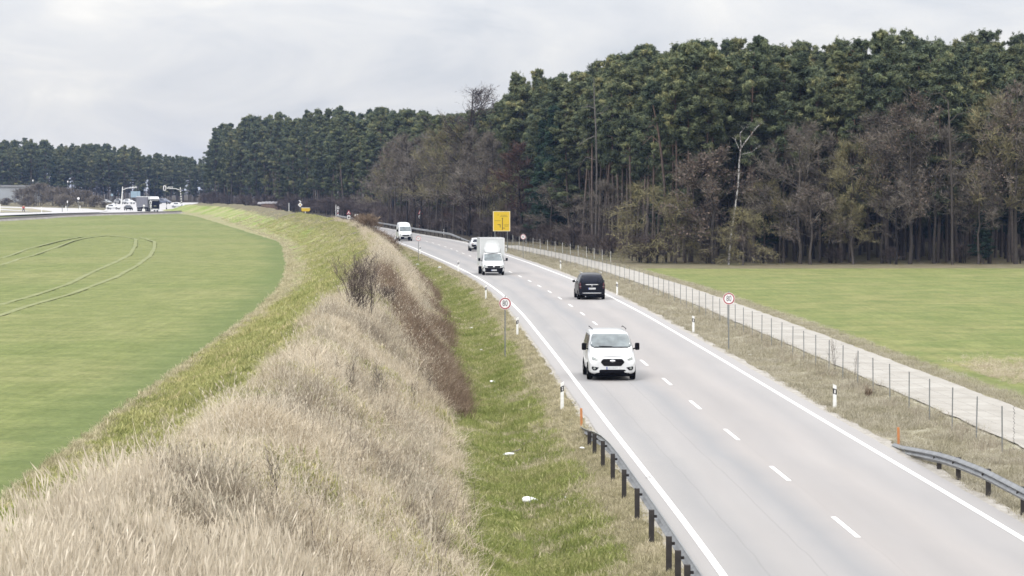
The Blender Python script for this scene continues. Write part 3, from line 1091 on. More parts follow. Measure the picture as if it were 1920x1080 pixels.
def add_clump(VV, TN, r, c, rx, rz, n, size, tone):
    """flattened clump of needle sprays around centre c"""
    u = r.normal(size=(n, 3))
    u /= np.linalg.norm(u, axis=1)[:, None]
    rad = r.random(n)[:, None] ** 0.45
    p = c + u * rad * np.array([rx, rx, rz])
    # spray plane: roughly facing outward/up
    nrm = u * 0.7 + r.normal(size=(n, 3)) * 0.55 + np.array([0, 0, 0.55])
    nrm /= np.linalg.norm(nrm, axis=1)[:, None]
    a = np.cross(nrm, np.cross(u * 0.8 + np.array([0, 0, 0.5]) + r.normal(size=(n, 3)) * 0.5, nrm))
    a /= np.linalg.norm(a, axis=1)[:, None]
    b = np.cross(nrm, a)
    s = size * (0.55 + 0.9 * r.random(n))[:, None]
    VV.append(np.stack([p - a * s * 0.9 - b * s * 0.16, p + a * s * 1.0, p - a * s * 0.7 + b * s * 0.24], 1).reshape(-1, 3))
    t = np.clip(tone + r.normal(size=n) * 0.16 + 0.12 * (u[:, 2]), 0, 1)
    TN.append(np.repeat(t, 3))


def pine(seed, h=24.0, crown=0.42, rad=2.7, lean=0.0, mat=None, nbr=42, dead=20, per=4, ntri=84, shape='pine', size=0.25, trunk_r=0.17):
    """Scots pine: bare stem, irregular plated crown"""
    r = np.random.default_rng(seed)
    wood = MB()
    n = 9
    pts, rads = [], []
    bx, by = r.uniform(-1, 1) * lean, r.uniform(-1, 1) * lean
    ph = r.uniform(0, 6.28)
    for i in range(n + 1):
        t = i / n
        pts.append(Vector((bx * h * t ** 1.5 + 0.25 * math.sin(ph + t * 4), by * h * t + 0.25 * math.cos(ph + t * 3), -0.4 if i == 0 else t * h * 0.97)))
        rads.append(trunk_r * (1 - 0.8 * t) + 0.02)
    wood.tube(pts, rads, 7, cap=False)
    VV, TN = [], []

    def at(t):
        k = min(int(t * n), n - 1)
        return pts[k].lerp(pts[k + 1], t * n - k)
    lo = 1 - crown
    pk = r.uniform(0.2, 0.62)
    sect = r.random(7)        # some sides of the crown are fuller than others
    for i in range(nbr):
        q = ((i + r.random()) / nbr)
        t = lo + crown * q ** 0.85
        if shape == 'pine':
            prof = (0.45 + 0.55 * math.sin(math.pi * min(1, 0.12 + q * 0.62))) * (1 - 0.88 * max(0, q - pk) / (1 - pk))
        else:
            prof = 1.0 - 0.88 * q
        a = i * 2.399 + r.uniform(-0.5, 0.5)
        sd_ = 0.6 + 0.6 * sect[int((a % 6.283) / 6.283 * 7) % 7]
        ln = rad * prof * r.uniform(0.55, 1.15) * sd_
        base = at(min(t, 0.985))
        rise = r.uniform(-0.15, 0.75) * (0.5 + q) if shape == 'pine' else r.uniform(-0.35, 0.05)
        d = Vector((math.cos(a), math.sin(a), rise))
        tip = base + d * ln
        mid = base.lerp(tip, 0.5) + Vector((0, 0, -0.08 * ln))
        wood.tube([base, mid, tip], [0.05, 0.035, 0.012], 3, cap=False)
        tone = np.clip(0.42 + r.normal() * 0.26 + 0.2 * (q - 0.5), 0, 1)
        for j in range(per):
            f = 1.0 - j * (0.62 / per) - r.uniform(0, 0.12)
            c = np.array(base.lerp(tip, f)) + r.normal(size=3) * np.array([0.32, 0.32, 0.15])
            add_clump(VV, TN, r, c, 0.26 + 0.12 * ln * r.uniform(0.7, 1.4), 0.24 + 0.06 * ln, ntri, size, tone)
    # leader and upright shoots
    for j in range(9):
        k_ = at(r.uniform(0.93, 0.99))
        c = np.array(k_) + np.array([r.normal() * 0.35, r.normal() * 0.35, r.uniform(-0.1, 0.7)])
        add_clump(VV, TN, r, c, 0.14, 0.42, 14, size * 0.8, 0.5)
    for j in range(4):
        c = np.array(at(0.97)) + np.array([r.normal() * 0.25, r.normal() * 0.25, -0.4 + j * 0.42])
        add_clump(VV, TN, r, c, 0.5 - 0.1 * j, 0.35, 16, size * 0.85, 0.55)
    for i in range(dead):
        t = r.uniform(0.18, lo + 0.08)
        a = r.uniform(0, 6.28)
        b = at(t)
        ln = r.uniform(0.5, 2.2)
        e = b + Vector((math.cos(a), math.sin(a), r.uniform(-0.25, 0.25))) * ln
        wood.tube([b, b.lerp(e, 0.5) + Vector((0, 0, r.uniform(-0.15, 0.1))), e], [0.035, 0.022, 0.008], 3, cap=False)
    V = np.concatenate(VV)
    T = np.arange(len(V)).reshape(-1, 3)
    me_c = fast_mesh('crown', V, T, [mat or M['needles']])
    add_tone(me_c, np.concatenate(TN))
    return wood.mesh('trunk', M['pine_bark'], smooth=True), me_c


PINES = [pine(100 + i, 24, crown=c, rad=rd, lean=ln) for i, (c, rd, ln) in enumerate(
    [(0.46, 2.9, 0.015), (0.36, 2.6, 0.03), (0.55, 2.7, 0.02), (0.42, 2.2, 0.05), (0.52, 3.2, 0.015), (0.33, 2.7, 0.04), (0.48, 2.5, 0.025), (0.38, 3.3, 0.03)])]
LOWPINES = [pine(140 + i, 24, crown=c, rad=3.3, lean=0.015, nbr=64, dead=8) for i, c in enumerate([0.78, 0.7, 0.85])]
SPRUCES = [pine(160 + i, 20, crown=0.85, rad=2.7, mat=M['dark_needles'], nbr=90, dead=2, shape='spruce', trunk_r=0.15) for i in range(2)]
BARES = [branchy(200, 17, 0.2, 26, 4.6, 2, 5, M['bark'], M['twig'], crown_lo=0.28, lean=0.02),
         branchy(201, 17, 0.19, 24, 4.2, 2, 5, M['bark'], M['twig'], crown_lo=0.35, lean=0.03),
         branchy(202, 17, 0.2, 26, 5.0, 2, 5, M['bark'], M['twig'], crown_lo=0.22, lean=0.02, leaf_mat=M['dead_leaf'], leaves=1, leaf_size=0.13),
         branchy(203, 17, 0.17, 22, 3.8, 2, 5, M['dark_bark'], M['twig'], crown_lo=0.3, lean=0.04),
         branchy(204, 17, 0.18, 24, 4.4, 2, 5, M['bark'], M['moss_twig'], crown_lo=0.25, lean=0.03)]
LEAFY = branchy(210, 13, 0.2, 28, 4.8, 2, 4, M['bark'], M['twig'], crown_lo=0.12, lean=0.01, leaf_mat=M['dead_leaf'], leaves=2, leaf_size=0.15, upward=0.35)
DROOP = branchy(214, 11, 0.17, 28, 4.6, 2, 4, M['bark'], M['moss_twig'], crown_lo=0.1, lean=0.01, upward=-0.1)
REDT = branchy(211, 15, 0.2, 26, 3.6, 2, 4, M['dark_bark'], M['twig_red'], crown_lo=0.22, lean=0.01, leaf_mat=M['dead_leaf_red'], leaves=1, leaf_size=0.12)
SPARSE = branchy(212, 22, 0.3, 26, 6.0, 2, 3, M['dark_bark'], M['dark_twig'], crown_lo=0.4, lean=0.02)
THICK = [branchy(240 + i, 7.0, 0.07, 12, 3.4, 2, 4, M['bark'], M['twig'], crown_lo=0.03, multi=3, upward=0.7, twig_len=0.9, twig_w=0.06) for i in range(2)]
BRUSH = [branchy(220 + i, 3.0, 0.035, 9, 1.5, 1, 5, M['dark_bark'], M['dark_twig'], crown_lo=0.08, multi=4, upward=0.8, twig_len=0.7, twig_w=0.03) for i in range(3)]


def tree(pair, x, y, h, h0, label, cat, name, group=None, wide=1.0, rz=None, z=None):
    o = thing(name, label, cat, (x, y, z if z is not None else gz(x, y) - 0.05), rz if rz is not None else random.uniform(0, 6.28), group)
    s = h / h0
    o.scale = (s * wide, s * wide, s)
    a = link('trunk', pair[0], o)
    b = link('crown', pair[1], o)
    return o


# ------------------------------------------------------------------ the forest
SKY = [(340, 292), (360, 285), (378, 255), (395, 238), (450, 216), (520, 210), (600, 202), (700, 199), (780, 205), (840, 214), (900, 205), (945, 185), (965, 140),
       (1010, 128), (1050, 138), (1100, 116), (1150, 106), (1200, 90), (1300, 76), (1400, 68), (1480, 66), (1540, 80), (1600, 64), (1700, 50), (1760, 66), (1820, 55), (1920, 58), (2300, 55)]
FARSKY = [(-400, 268), (0, 262), (60, 256), (110, 266), (200, 268), (260, 276), (300, 288), (380, 296)]


def h_for(x, y, table=SKY):
    px = 960 + F * x / y
    ty = np.interp(px, [a for a, b in table], [b for a, b in table])
    return float(CAMH + (350 - ty) / F * y - hb(y)), px


ORD = ['first', 'second', 'third', 'fourth', 'fifth', 'sixth', 'seventh', 'eighth', 'ninth', 'tenth', 'eleventh', 'twelfth', 'thirteenth', 'fourteenth', 'fifteenth',
       'sixteenth', 'seventeenth', 'eighteenth', 'nineteenth', 'twentieth']
TENS = ['twenty', 'thirty', 'forty', 'fifty', 'sixty', 'seventy', 'eighty', 'ninety']
TENTH = ['twentieth', 'thirtieth', 'fortieth', 'fiftieth', 'sixtieth', 'seventieth', 'eightieth', 'ninetieth']


def ordinal(n):
    if n <= 20:
        return ORD[n - 1]
    if n % 10 == 0:
        return TENTH[n // 10 - 2]
    return TENS[n // 10 - 2] + '-' + ORD[n % 10 - 1]


# edge of the wood, from the right along the field, then round the bend beside the road
EDGE = [(62, 285), (38, 285), (14.5, 284), (12.2, 300), (9.5, 330), (6, 360), (2, 392), (-3, 420), (-9.5, 457), (-18, 500), (-25, 545), (-33, 600), (-41, 650), (-50, 700), (-60, 750), (-72, 800), (-86, 850), (-100, 895), (-107, 925)]
ed = [0]
for a, b in zip(EDGE, EDGE[1:]):
    ed.append(ed[-1] + math.dist(a, b))


def edge_at(s):
    return float(np.interp(s, ed, [p[0] for p in EDGE])), float(np.interp(s, ed, [p[1] for p in EDGE]))


def inward(s):
    a, b = edge_at(max(0, s - 3)), edge_at(min(ed[-1], s + 3))
    d = Vector((b[0] - a[0], b[1] - a[1])).normalized()
    return Vector((d.y, -d.x)) * 1.0     # to the right of travel = into the wood


pines = []      # (x, y, row, s)
for row, (off, gap) in enumerate([(2.5, 4.6), (7.5, 5.0), (13, 5.4)]):
    s = 1.0 + row * 1.3
    while s < ed[-1]:
        x, y = edge_at(s)
        nrm = inward(s)
        px = 960 + F * x / y
        g = gap * (1.0 if s < 260 else 1.55)
        o_ = off + random.uniform(-1.6, 1.6) + (1.5 if row == 0 else 0)
        qx, qy = x + nrm.x * o_, y + nrm.y * o_
        pq = 960 + F * qx / qy
        if 335 < pq < 1990 and not (row == 0 and 700 < pq < 955 and random.random() < 0.8):
            if not (row == 2 and 330 < s and random.random() < 0.45):
                pines.append((qx, qy, row, s))
        s += g * random.uniform(0.7, 1.3)
far = []
for row, (yy, gap) in enumerate([(1070, 5.2), (1082, 6.5)]):
    x = -232 + row
    while x < -112:
        far.append((x, yy + random.uniform(-4, 4) + (x + 232) * 0.12, row))
        x += gap * random.uniform(0.7, 1.35)

pines.sort(key=lambda p: 960 + F * p[0] / p[1])
ROWN = ['front row', 'second row', 'third row']
cnt = {}
KIND_W = ['slender', 'broad-crowned', 'ragged', 'leaning', 'full-crowned', 'high-crowned', 'rounded', 'flat-topped']
for (x, y, row, s) in pines:
    h, px = h_for(x, y)
    h = h * random.uniform(0.84, 1.03) if row > 0 else h * random.uniform(0.72, 1.0)
    h = max(15, min(31, h))
    if (px < 480 and row == 0) or (px < 720 and random.random() < 0.4):
        pr, kd = random.choice(LOWPINES), 'low-branched'
    elif random.random() < 0.14:
        pr, kd = random.choice(LOWPINES), 'low-branched'
    else:
        i = random.randrange(len(PINES))
        pr, kd = PINES[i], KIND_W[i]
    zone = ('behind the right-hand field' if px > 1190 else 'behind the fenced farm track' if px > 1000 else 'around the yellow board' if px > 860
            else 'behind the roadside guardrail' if px > 700 else 'beyond the grassy embankment')
    cnt[(zone, row)] = cnt.get((zone, row), 0) + 1
    tree(pr, x, y, h, 24, f'{kd} pine, {ordinal(cnt[(zone, row)])} from the left in the {ROWN[row]} {zone}', 'pine tree', 'pine_tree', 'pines of the forest along the road', wide=random.uniform(0.9, 1.2))
cnt = {}
far.sort(key=lambda p: p[0] / p[1])
for (x, y, row) in far:
    h, px = h_for(x, y, FARSKY)
    h *= random.uniform(0.82, 1.04)
    i = random.randrange(len(PINES))
    cnt[row] = cnt.get(row, 0) + 1
    tree(PINES[i] if random.random() < 0.4 else LOWPINES[i % 3], x, y, h, 24, f'{KIND_W[i]} bluish far pine, {ordinal(cnt[row])} from the left in the {ROWN[row]} behind the junction', 'pine tree', 'pine_tree', 'pines of the far wood at left', wide=random.uniform(1.0, 1.35))


# deep rows: one mass
def kit(name, objs):
    col = bpy.data.collections.new(name)
    for i, o in enumerate(objs):
        o.name = '%s_%02d' % (name, i)
        col.objects.link(o)
    return col


def scatter(name, kitcol, pts, label, kind='stuff', tilt=0.0):
    """pts: (n,6) x y z scale rot pick; scatter instances of a kit with geometry nodes"""
    pts = np.asarray(pts, float)
    n = len(pts)
    me = bpy.data.meshes.new(name)
    me.vertices.add(n)
    me.vertices.foreach_set('co', pts[:, :3].astype(np.float32).ravel())
    for an, col in (('sc', 3), ('rt', 4)):
        a = me.attributes.new(an, 'FLOAT', 'POINT')
        a.data.foreach_set('value', pts[:, col].astype(np.float32))
    a = me.attributes.new('pk', 'INT', 'POINT')
    a.data.foreach_set('value', pts[:, 5].astype(np.int32))
    a = me.attributes.new('tl', 'FLOAT_VECTOR', 'POINT')
    tv = (rng.normal(size=(n, 2)) * tilt)
    if pts.shape[1] > 6:      # lean given in world directions, applied before the spin about z
        c_, s_ = np.cos(-pts[:, 4]), np.sin(-pts[:, 4])
        lx, ly = pts[:, 6] * c_ - pts[:, 7] * s_, pts[:, 6] * s_ + pts[:, 7] * c_
        tv = tv + np.stack([-ly, lx], -1)
    a.data.foreach_set('vector', np.stack([tv[:, 0], tv[:, 1], pts[:, 4]], -1).astype(np.float32).ravel())
    o = link(name, me)
    g = bpy.data.node_groups.new(name + '_nodes', 'GeometryNodeTree')
    g.interface.new_socket('Geometry', in_out='INPUT', socket_type='NodeSocketGeometry')
    g.interface.new_socket('Geometry', in_out='OUTPUT', socket_type='NodeSocketGeometry')
    gi, go = g.nodes.new('NodeGroupInput'), g.nodes.new('NodeGroupOutput')
    iop = g.nodes.new('GeometryNodeInstanceOnPoints')
    ci = g.nodes.new('GeometryNodeCollectionInfo')
    ci.inputs['Collection'].default_value = kitcol
    ci.inputs['Separate Children'].default_value = True
    ci.inputs['Reset Children'].default_value = True

    def na(nm, tp):
        q = g.nodes.new('GeometryNodeInputNamedAttribute')
        q.data_type = tp
        q.inputs['Name'].default_value = nm
        return q.outputs['Attribute']
    mp_ = g.nodes.new('GeometryNodeMeshToPoints')
    g.links.new(gi.outputs[0], mp_.inputs[0])
    g.links.new(mp_.outputs[0], iop.inputs['Points'])
    g.links.new(ci.outputs[0], iop.inputs['Instance'])
    iop.inputs['Pick Instance'].default_value = True
    g.links.new(na('pk', 'INT'), iop.inputs['Instance Index'])
    g.links.new(na('sc', 'FLOAT'), iop.inputs['Scale'])
    er = g.nodes.new('FunctionNodeEulerToRotation')
    g.links.new(na('tl', 'FLOAT_VECTOR'), er.inputs[0])
    g.links.new(er.outputs[0], iop.inputs['Rotation'])
    g.links.new(iop.outputs[0], go.inputs[0])
    md = o.modifiers.new('scatter', 'NODES')
    md.node_group = g
    tag(o, label, kind=kind)
    return o


def join_pair(pair, nm):
    bm = bmesh.new()
    bm.from_mesh(pair[0])
    n0 = len(bm.faces)
    me = bpy.data.meshes.new(nm)
    V0 = np.empty(len(pair[0].vertices) * 3, np.float32)
    pair[0].vertices.foreach_get('co', V0)
    bmesh.ops.triangulate(bm, faces=bm.faces[:])
    T0 = np.array([[v.index for v in f.verts] for f in bm.faces], dtype=np.int32)
    bm.free()
    V1 = np.empty(len(pair[1].vertices) * 3, np.float32)
    pair[1].vertices.foreach_get('co', V1)
    T1 = np.empty(len(pair[1].polygons) * 3, np.int32)
    pair[1].loops.foreach_get('vertex_index', T1)
    V = np.concatenate([V0.reshape(-1, 3), V1.reshape(-1, 3)])
    T = np.concatenate([T0, T1.reshape(-1, 3) + len(V0) // 3])
    tn = np.empty(len(pair[1].vertices), np.float32)
    pair[1].attributes['tone'].data.foreach_get('value', tn)
    me = fast_mesh(nm, V, T, [pair[0].materials[0]] + list(pair[1].materials), [0] * len(T0) + [1] * len(T1[::3]))
    add_tone(me, np.concatenate([np.full(len(V0) // 3, 0.4), tn]))
    return bpy.data.objects.new(nm, me)


deep_kit = kit('deep_tree', [join_pair(p, 'deep') for p in (PINES[:4] + LOWPINES + SPRUCES[:1])])
pts = []
for off in np.arange(19, 130, 6.0):
    s = 0.0
    while s < ed[-1]:
        x, y = edge_at(s)
        nrm = inward(s)
        qx, qy = x + nrm.x * off + random.uniform(-2, 2), y + nrm.y * off + random.uniform(-2, 2)
        px = 960 + F * qx / max(qy, 1)
        if 375 < px < 2100 and qy > 286 and not (qx < Rf(qy) + 14):
            h, _ = h_for(qx, qy)
            h = max(14, min(29, h)) * random.uniform(0.80, 1.02)
            pts.append((qx, qy, gz(qx, qy), h / 24, random.uniform(0, 6.28), random.randrange(8)))
        s += 6.0 * random.uniform(0.8, 1.3)
random.shuffle(pts)
pts = pts[:2200]
for row in range(2, 16):
    x = -380
    while x < 20:
        y = 1072 + row * 9 + random.uniform(-4, 4) + (x + 232) * 0.12
        h, _ = h_for(x, y, FARSKY)
        pts.append((x, y, gz(x, y), h / 24 * random.uniform(0.82, 1.03), random.uniform(0, 6.28), random.randrange(8)))
        x += 6 * random.uniform(0.7, 1.3)
scatter('deep_forest', deep_kit, pts, 'dense pine wood behind the first rows of trees')

# broadleaf trees along the edge
BL = [
    # px, base distance, top py, proto, label words
    (1462, 287, 255, 1, 'slender bare tree with grey twigs left of the wide crowns'),
    (1500, 284, 215, 0, 'bare grey tree with upright crown right of the white birch'),
    (1556, 288, 235, 3, 'narrow bare tree between two wide bare crowns'),
    (1600, 284, 250, 4, 'olive tinged bare tree of middle height behind the field'),
    (1655, 286, 195, 0, 'tall bare tree left part of the broad brown crown'),
    (1706, 283, 172, 2, 'broad bare oak with the widest brown crown behind the field'),
    (1752, 286, 215, 1, 'bare tree just left of the tall straight pine stem'),
    (1800, 289, 250, 3, 'low bare tree under the pines near the right edge'),
    (1855, 285, 165, 4, 'large bare tree near the right edge of the picture'),
    (1905, 284, 150, 2, 'tallest bare oak cut by the right edge'),
    (1960, 286, 160, 0, 'bare tree just outside the right edge'),
    (1430, 286, 330, 4, 'low bare tree right beside the white birch'),
    (1680, 282, 330, 3, 'short bare tree in front of the broad oak'),
    (1520, 282, 340, 2, 'short brown tree standing at the field margin'),
    (1600, 282, 370, 4, 'small bare tree at the margin below the brown crowns'),
    (1835, 283, 330, 1, 'short bare tree at the margin near the right edge'),
    (1130, 322, 330, 1, 'thin bare tree right of the pale dead trunk'),
    (1075, 350, 360, 3, 'small bare tree among pine stems behind the fence'),
    (1035, 375, 330, 0, 'bare tree among the pine stems right of the round sign'),
    (912, 445, 270, 0, 'bare tree left above the yellow board'),
    (880, 455, 300, 3, 'dark bare tree above the white car beside the truck'),
    (850, 470, 240, 4, 'tall bare tree left of the crooked high tree'),
    (830, 480, 290, 1, 'bare tree above the end of the far guardrail'),
    (805, 500, 280, 0, 'bare tree right behind the crossing warning beacon'),
    (778, 505, 300, 3, 'dark bare tree behind the white far van'),
    (752, 525, 280, 1, 'bare tree left of the crossing beacon'),
    (728, 545, 300, 4, 'bare spreading tree above the brush on the bank'),
    (705, 565, 320, 0, 'low bare tree at the left end of the bare trees'),
    (765, 520, 262, 3, 'taller dark bare tree above the white far van'),
    (818, 492, 250, 4, 'taller grey bare tree right of the crossing beacon'),
    (742, 540, 270, 2, 'brownish bare tree between beacon and brush row'),
    (900, 452, 248, 1, 'upright bare tree between crooked tree and yellow board'),
    (925, 440, 258, 3, 'dark bare tree directly behind the yellow board'),
    (868, 468, 262, 0, 'bare tree below the crooked bare top'),
    (790, 506, 258, 1, 'slender bare tree directly above the crossing beacon'),
    (940, 425, 330, 4, 'low bare tree right behind the yellow board'),
]
for i, (px, y, ty, k, lab) in enumerate(BL):
    if px < 960:
        y -= 14
        ty -= 18
    x = xat(px, y)
    h = max(5, zat(ty, y) - gz(x, y))
    tree(BARES[k], x, y, h, 17, lab, 'bare tree', 'bare_tree', 'bare broadleaf trees at the forest edge', wide=max(1.0, min(1.6, 13 / h)))
x = xat(1338, 284)
tree(LEAFY, x, 284, zat(268, 284), 13, 'rounded tree with withered brown leaves left of the white birch', 'bare tree', 'oak_tree', wide=1.1)
x = xat(1215, 288)
tree(DROOP, x, 288, zat(322, 288), 11, 'olive bare tree with drooping twigs left of the brown rounded tree', 'bare tree', 'bare_tree', wide=1.1)
x = xat(1262, 291)
tree(DROOP, x, 286, zat(345, 286), 11, 'low drooping bare tree touching the brown rounded tree', 'bare tree', 'bare_tree', wide=1.1)
x = xat(1380, 288)
tree(DROOP, x, 279.5, zat(372, 279.5), 11, 'low drooping bare tree around the foot of the white birch', 'bare tree', 'bare_tree', wide=1.0)
tree(REDT, xat(977, 405), 405, zat(258, 405), 15, 'dark tree with reddish brown crown right of the yellow board', 'bare tree', 'red_leaf_tree', wide=1.25)
tree(REDT, xat(872, 452), 452, zat(330, 452), 15, 'lower reddish brown tree left of the yellow board', 'bare tree', 'red_leaf_tree', wide=1.2, rz=2.0)
tree(SPARSE, xat(880, 455), 455, zat(148, 455), 22, 'tall crooked dark tree whose bare top rises above the forest', 'bare tree', 'bare_tree', wide=1.25, rz=1.0)
tree(LOWPINES[0], xat(968, 425), 425, zat(128, 425) - gz(xat(968, 425), 425), 24, 'tall loose pine standing out of the skyline above the yellow board', 'pine tree', 'pine_tree', wide=0.9)
tree(SPRUCES[0], xat(1020, 388), 388, 18, 20, 'dark conical spruce right of the red brown tree', 'spruce tree', 'spruce_tree', wide=1.2)
tree(SPRUCES[1], xat(1045, 380), 380, 20, 20, 'tall dark spruce behind the round sign', 'spruce tree', 'spruce_tree', wide=1.2)
tree(SPRUCES[0], xat(1440, 292), 292, 10.5, 20, 'small dark spruce right behind the white birch', 'spruce tree', 'spruce_tree', wide=1.3)
tree(SPRUCES[1], xat(1845, 284), 284, 6.0, 20, 'young green conifer low at the field margin near the right edge', 'spruce tree', 'spruce_tree', wide=1.7)

# white birch, pale dead trunk, and two leaning pale stems
def stem_tree(name, label, cat, x, y, pts, rads, mat, limbs):
    o = thing(name, label, cat, (x, y, gz(x, y)))
    m = MB()
    m.tube([Vector(p) for p in pts], rads, 7, cap=False)
    m.build('trunk', mat, o, smooth=True)
    m = MB()
    r = random.Random(int(x * 10))
    for (a, b, c, rr) in limbs:
        m.tube([a, b, c], [rr, rr * 0.7, rr * 0.25], 5, cap=False)
        for k in range(8):
            t = r.uniform(0.3, 1)
            p = Vector(b).lerp(Vector(c), t)
            q = p + Vector((r.uniform(-1, 1), r.uniform(-0.5, 0.5), r.uniform(0.2, 1))) * r.uniform(0.4, 0.9)
            m.tube([p, p.lerp(q, 0.5) + Vector((0.1, 0, 0)), q], [rr * 0.25, rr * 0.18, 0.01], 3, cap=False)
    m.build('limbs', mat, o, smooth=True)
    return o


bx, by = xat(1366, 281), 281
sx = by / F
P_ = lambda px, py: ((px - 1366) * sx, 0, CAMH - (py - 350) / F * by)
stem_tree('birch_tree', 'white barked birch with forked bare top at the field margin', 'birch tree', bx, by,
          [P_(1366, 500), P_(1370, 450), P_(1377, 400), P_(1384, 345), P_(1386, 300), P_(1389, 275)], [0.11, 0.10, 0.09, 0.085, 0.08, 0.07], M['birch_bark'],
          [(P_(1389, 278), P_(1402, 260), P_(1424, 232), 0.08), (P_(1389, 275), P_(1387, 250), P_(1402, 234), 0.07), (P_(1388, 285), P_(1380, 268), P_(1378, 262), 0.05), (P_(1390, 290), P_(1410, 285), P_(1425, 272), 0.04)])
bx, by = xat(1117, 327), 327
sx = by / F
P_ = lambda px, py: ((px - 1117) * sx, 0, CAMH - (py - 350) / F * by)
stem_tree('dead_pine_tree', 'tall pale dead trunk rising through the dark pines behind the fence', 'dead tree', bx, by,
          [P_(1117, 478), P_(1118, 400), P_(1119, 320), P_(1117, 240), P_(1114, 190), P_(1113, 145)], [0.16, 0.14, 0.12, 0.10, 0.07, 0.03], M['pale_bark'],
          [(P_(1117, 205), P_(1105, 200), P_(1092, 203), 0.03), (P_(1115, 255), P_(1100, 262), P_(1082, 275), 0.035), (P_(1117, 300), P_(1098, 295), P_(1088, 310), 0.03), (P_(1118, 215), P_(1128, 212), P_(1140, 204), 0.025)])
bx, by = xat(1248, 290), 290
sx = by / F
P_ = lambda px, py: ((px - 1248) * sx, 0, CAMH - (py - 350) / F * by)
stem_tree('dead_pine_tree', 'pale leaning pine trunk with broken branches left of the brown rounded tree', 'dead tree', bx, by,
          [P_(1248, 500), P_(1247, 420), P_(1246, 350), P_(1240, 290), P_(1233, 240), P_(1224, 198)], [0.17, 0.16, 0.15, 0.13, 0.1, 0.05], M['pine_bark'],
          [(P_(1238, 270), P_(1222, 255), P_(1204, 272), 0.05), (P_(1236, 250), P_(1225, 235), P_(1214, 240), 0.04), (P_(1243, 300), P_(1230, 320), P_(1222, 340), 0.03)])
bx, by = xat(1785, 281.5), 281.5
sx = by / F
P_ = lambda px, py: ((px - 1785) * sx, 0, CAMH - (py - 350) / F * by)
stem_tree('pine_tree', 'straight stout pine stem in front of the bare crowns near the right edge', 'pine tree', bx, by,
          [P_(1786, 500), P_(1785, 430), P_(1784, 350), P_(1780, 270), P_(1778, 220), P_(1776, 190)], [0.14, 0.13, 0.12, 0.11, 0.09, 0.06], M['bark'],
          [(P_(1778, 230), P_(1795, 215), P_(1820, 210), 0.05), (P_(1776, 190), P_(1760, 175), P_(1740, 180), 0.05), (P_(1780, 290), P_(1790, 285), P_(1800, 288), 0.03)])
for (px, yy, l, cat_) in [(632.5, 690, 'white slender birch stem behind the small round sign on the bank', 'birch tree'), (592, 740, 'thin white birch stem left of the yellow arrow board', 'birch tree'), (680, 640, 'short pale birch stem right of the yield sign', 'birch tree')]:
    x = xat(px, yy)
    top = zat(318 if px == 632.5 else 360 if px < 600 else 335, yy)
    stem_tree('birch_tree', l, cat_, x, yy, [(0, 0, -0.3), (0.15, 0, top * 0.5), (-0.1, 0, top)], [0.2, 0.16, 0.08], M['birch_bark'], [((0, 0, top * 0.9), (0.5, 0, top), (0.9, 0, top + 0.8), 0.04)])

# undergrowth along the wood
cnt = 0
for i in range(88):
    s = 2 + i * (6.6 if i < 46 else 10.0) - (0 if i < 46 else 156) + random.uniform(-2, 2)
    if s > ed[-1] + 4:
        break
    x, y = edge_at(s)
    n = inward(s)
    x, y = x + n.x * random.uniform(-0.5, 2.5), y + n.y * random.uniform(-0.5, 2.5)
    px = 960 + F * x / y
    if not (372 < px < 1985):
        continue
    cnt += 1
    hh = random.uniform(1.6, 3.4)
    where = 'behind the right-hand field' if px > 1190 else 'behind the fenced farm track' if px > 985 else 'beyond the road bend'
    if px < 985:
        hh *= 1.5
    tree(random.choice(BRUSH), x, y, hh, 3.0, f'{"low" if hh < 2.4 else "tall"} leafless bush, {ordinal(cnt)} from the right {where}', 'bush', 'bush', 'leafless bushes at the forest foot', wide=1.5)
# big thicket left of the junction
for i, (px, py_t, yy) in enumerate([(15, 372, 900), (42, 352, 910), (72, 346, 890), (104, 350, 885), (132, 354, 870), (158, 356, 860), (182, 368, 850), (196, 378, 842), (118, 366, 850), (55, 366, 870)]):
    x = xat(px, yy)
    z = gz(x, yy)
    tree(THICK[i % 2], x, yy, (zat(py_t, yy) - z) * 1.05 + 1.2, 7.0, ['leftmost low bush of the brown thicket before the grey hall', 'bushy brown shrub hiding the right end of the grey hall', 'tallest shrub of the brown thicket left of the junction',
         'tall brown shrub in the middle of the thicket', 'brown shrub right of the thicket middle', 'brown shrub behind the round white sign', 'lower shrub at the right slope of the thicket', 'last low shrub at the right end of the thicket',
         'dense shrub in front of the thicket middle', 'dense shrub in front of the thicket left part'][i], 'bush', 'bush', 'brown thicket left of the junction', wide=1.35, z=z - 1.2)

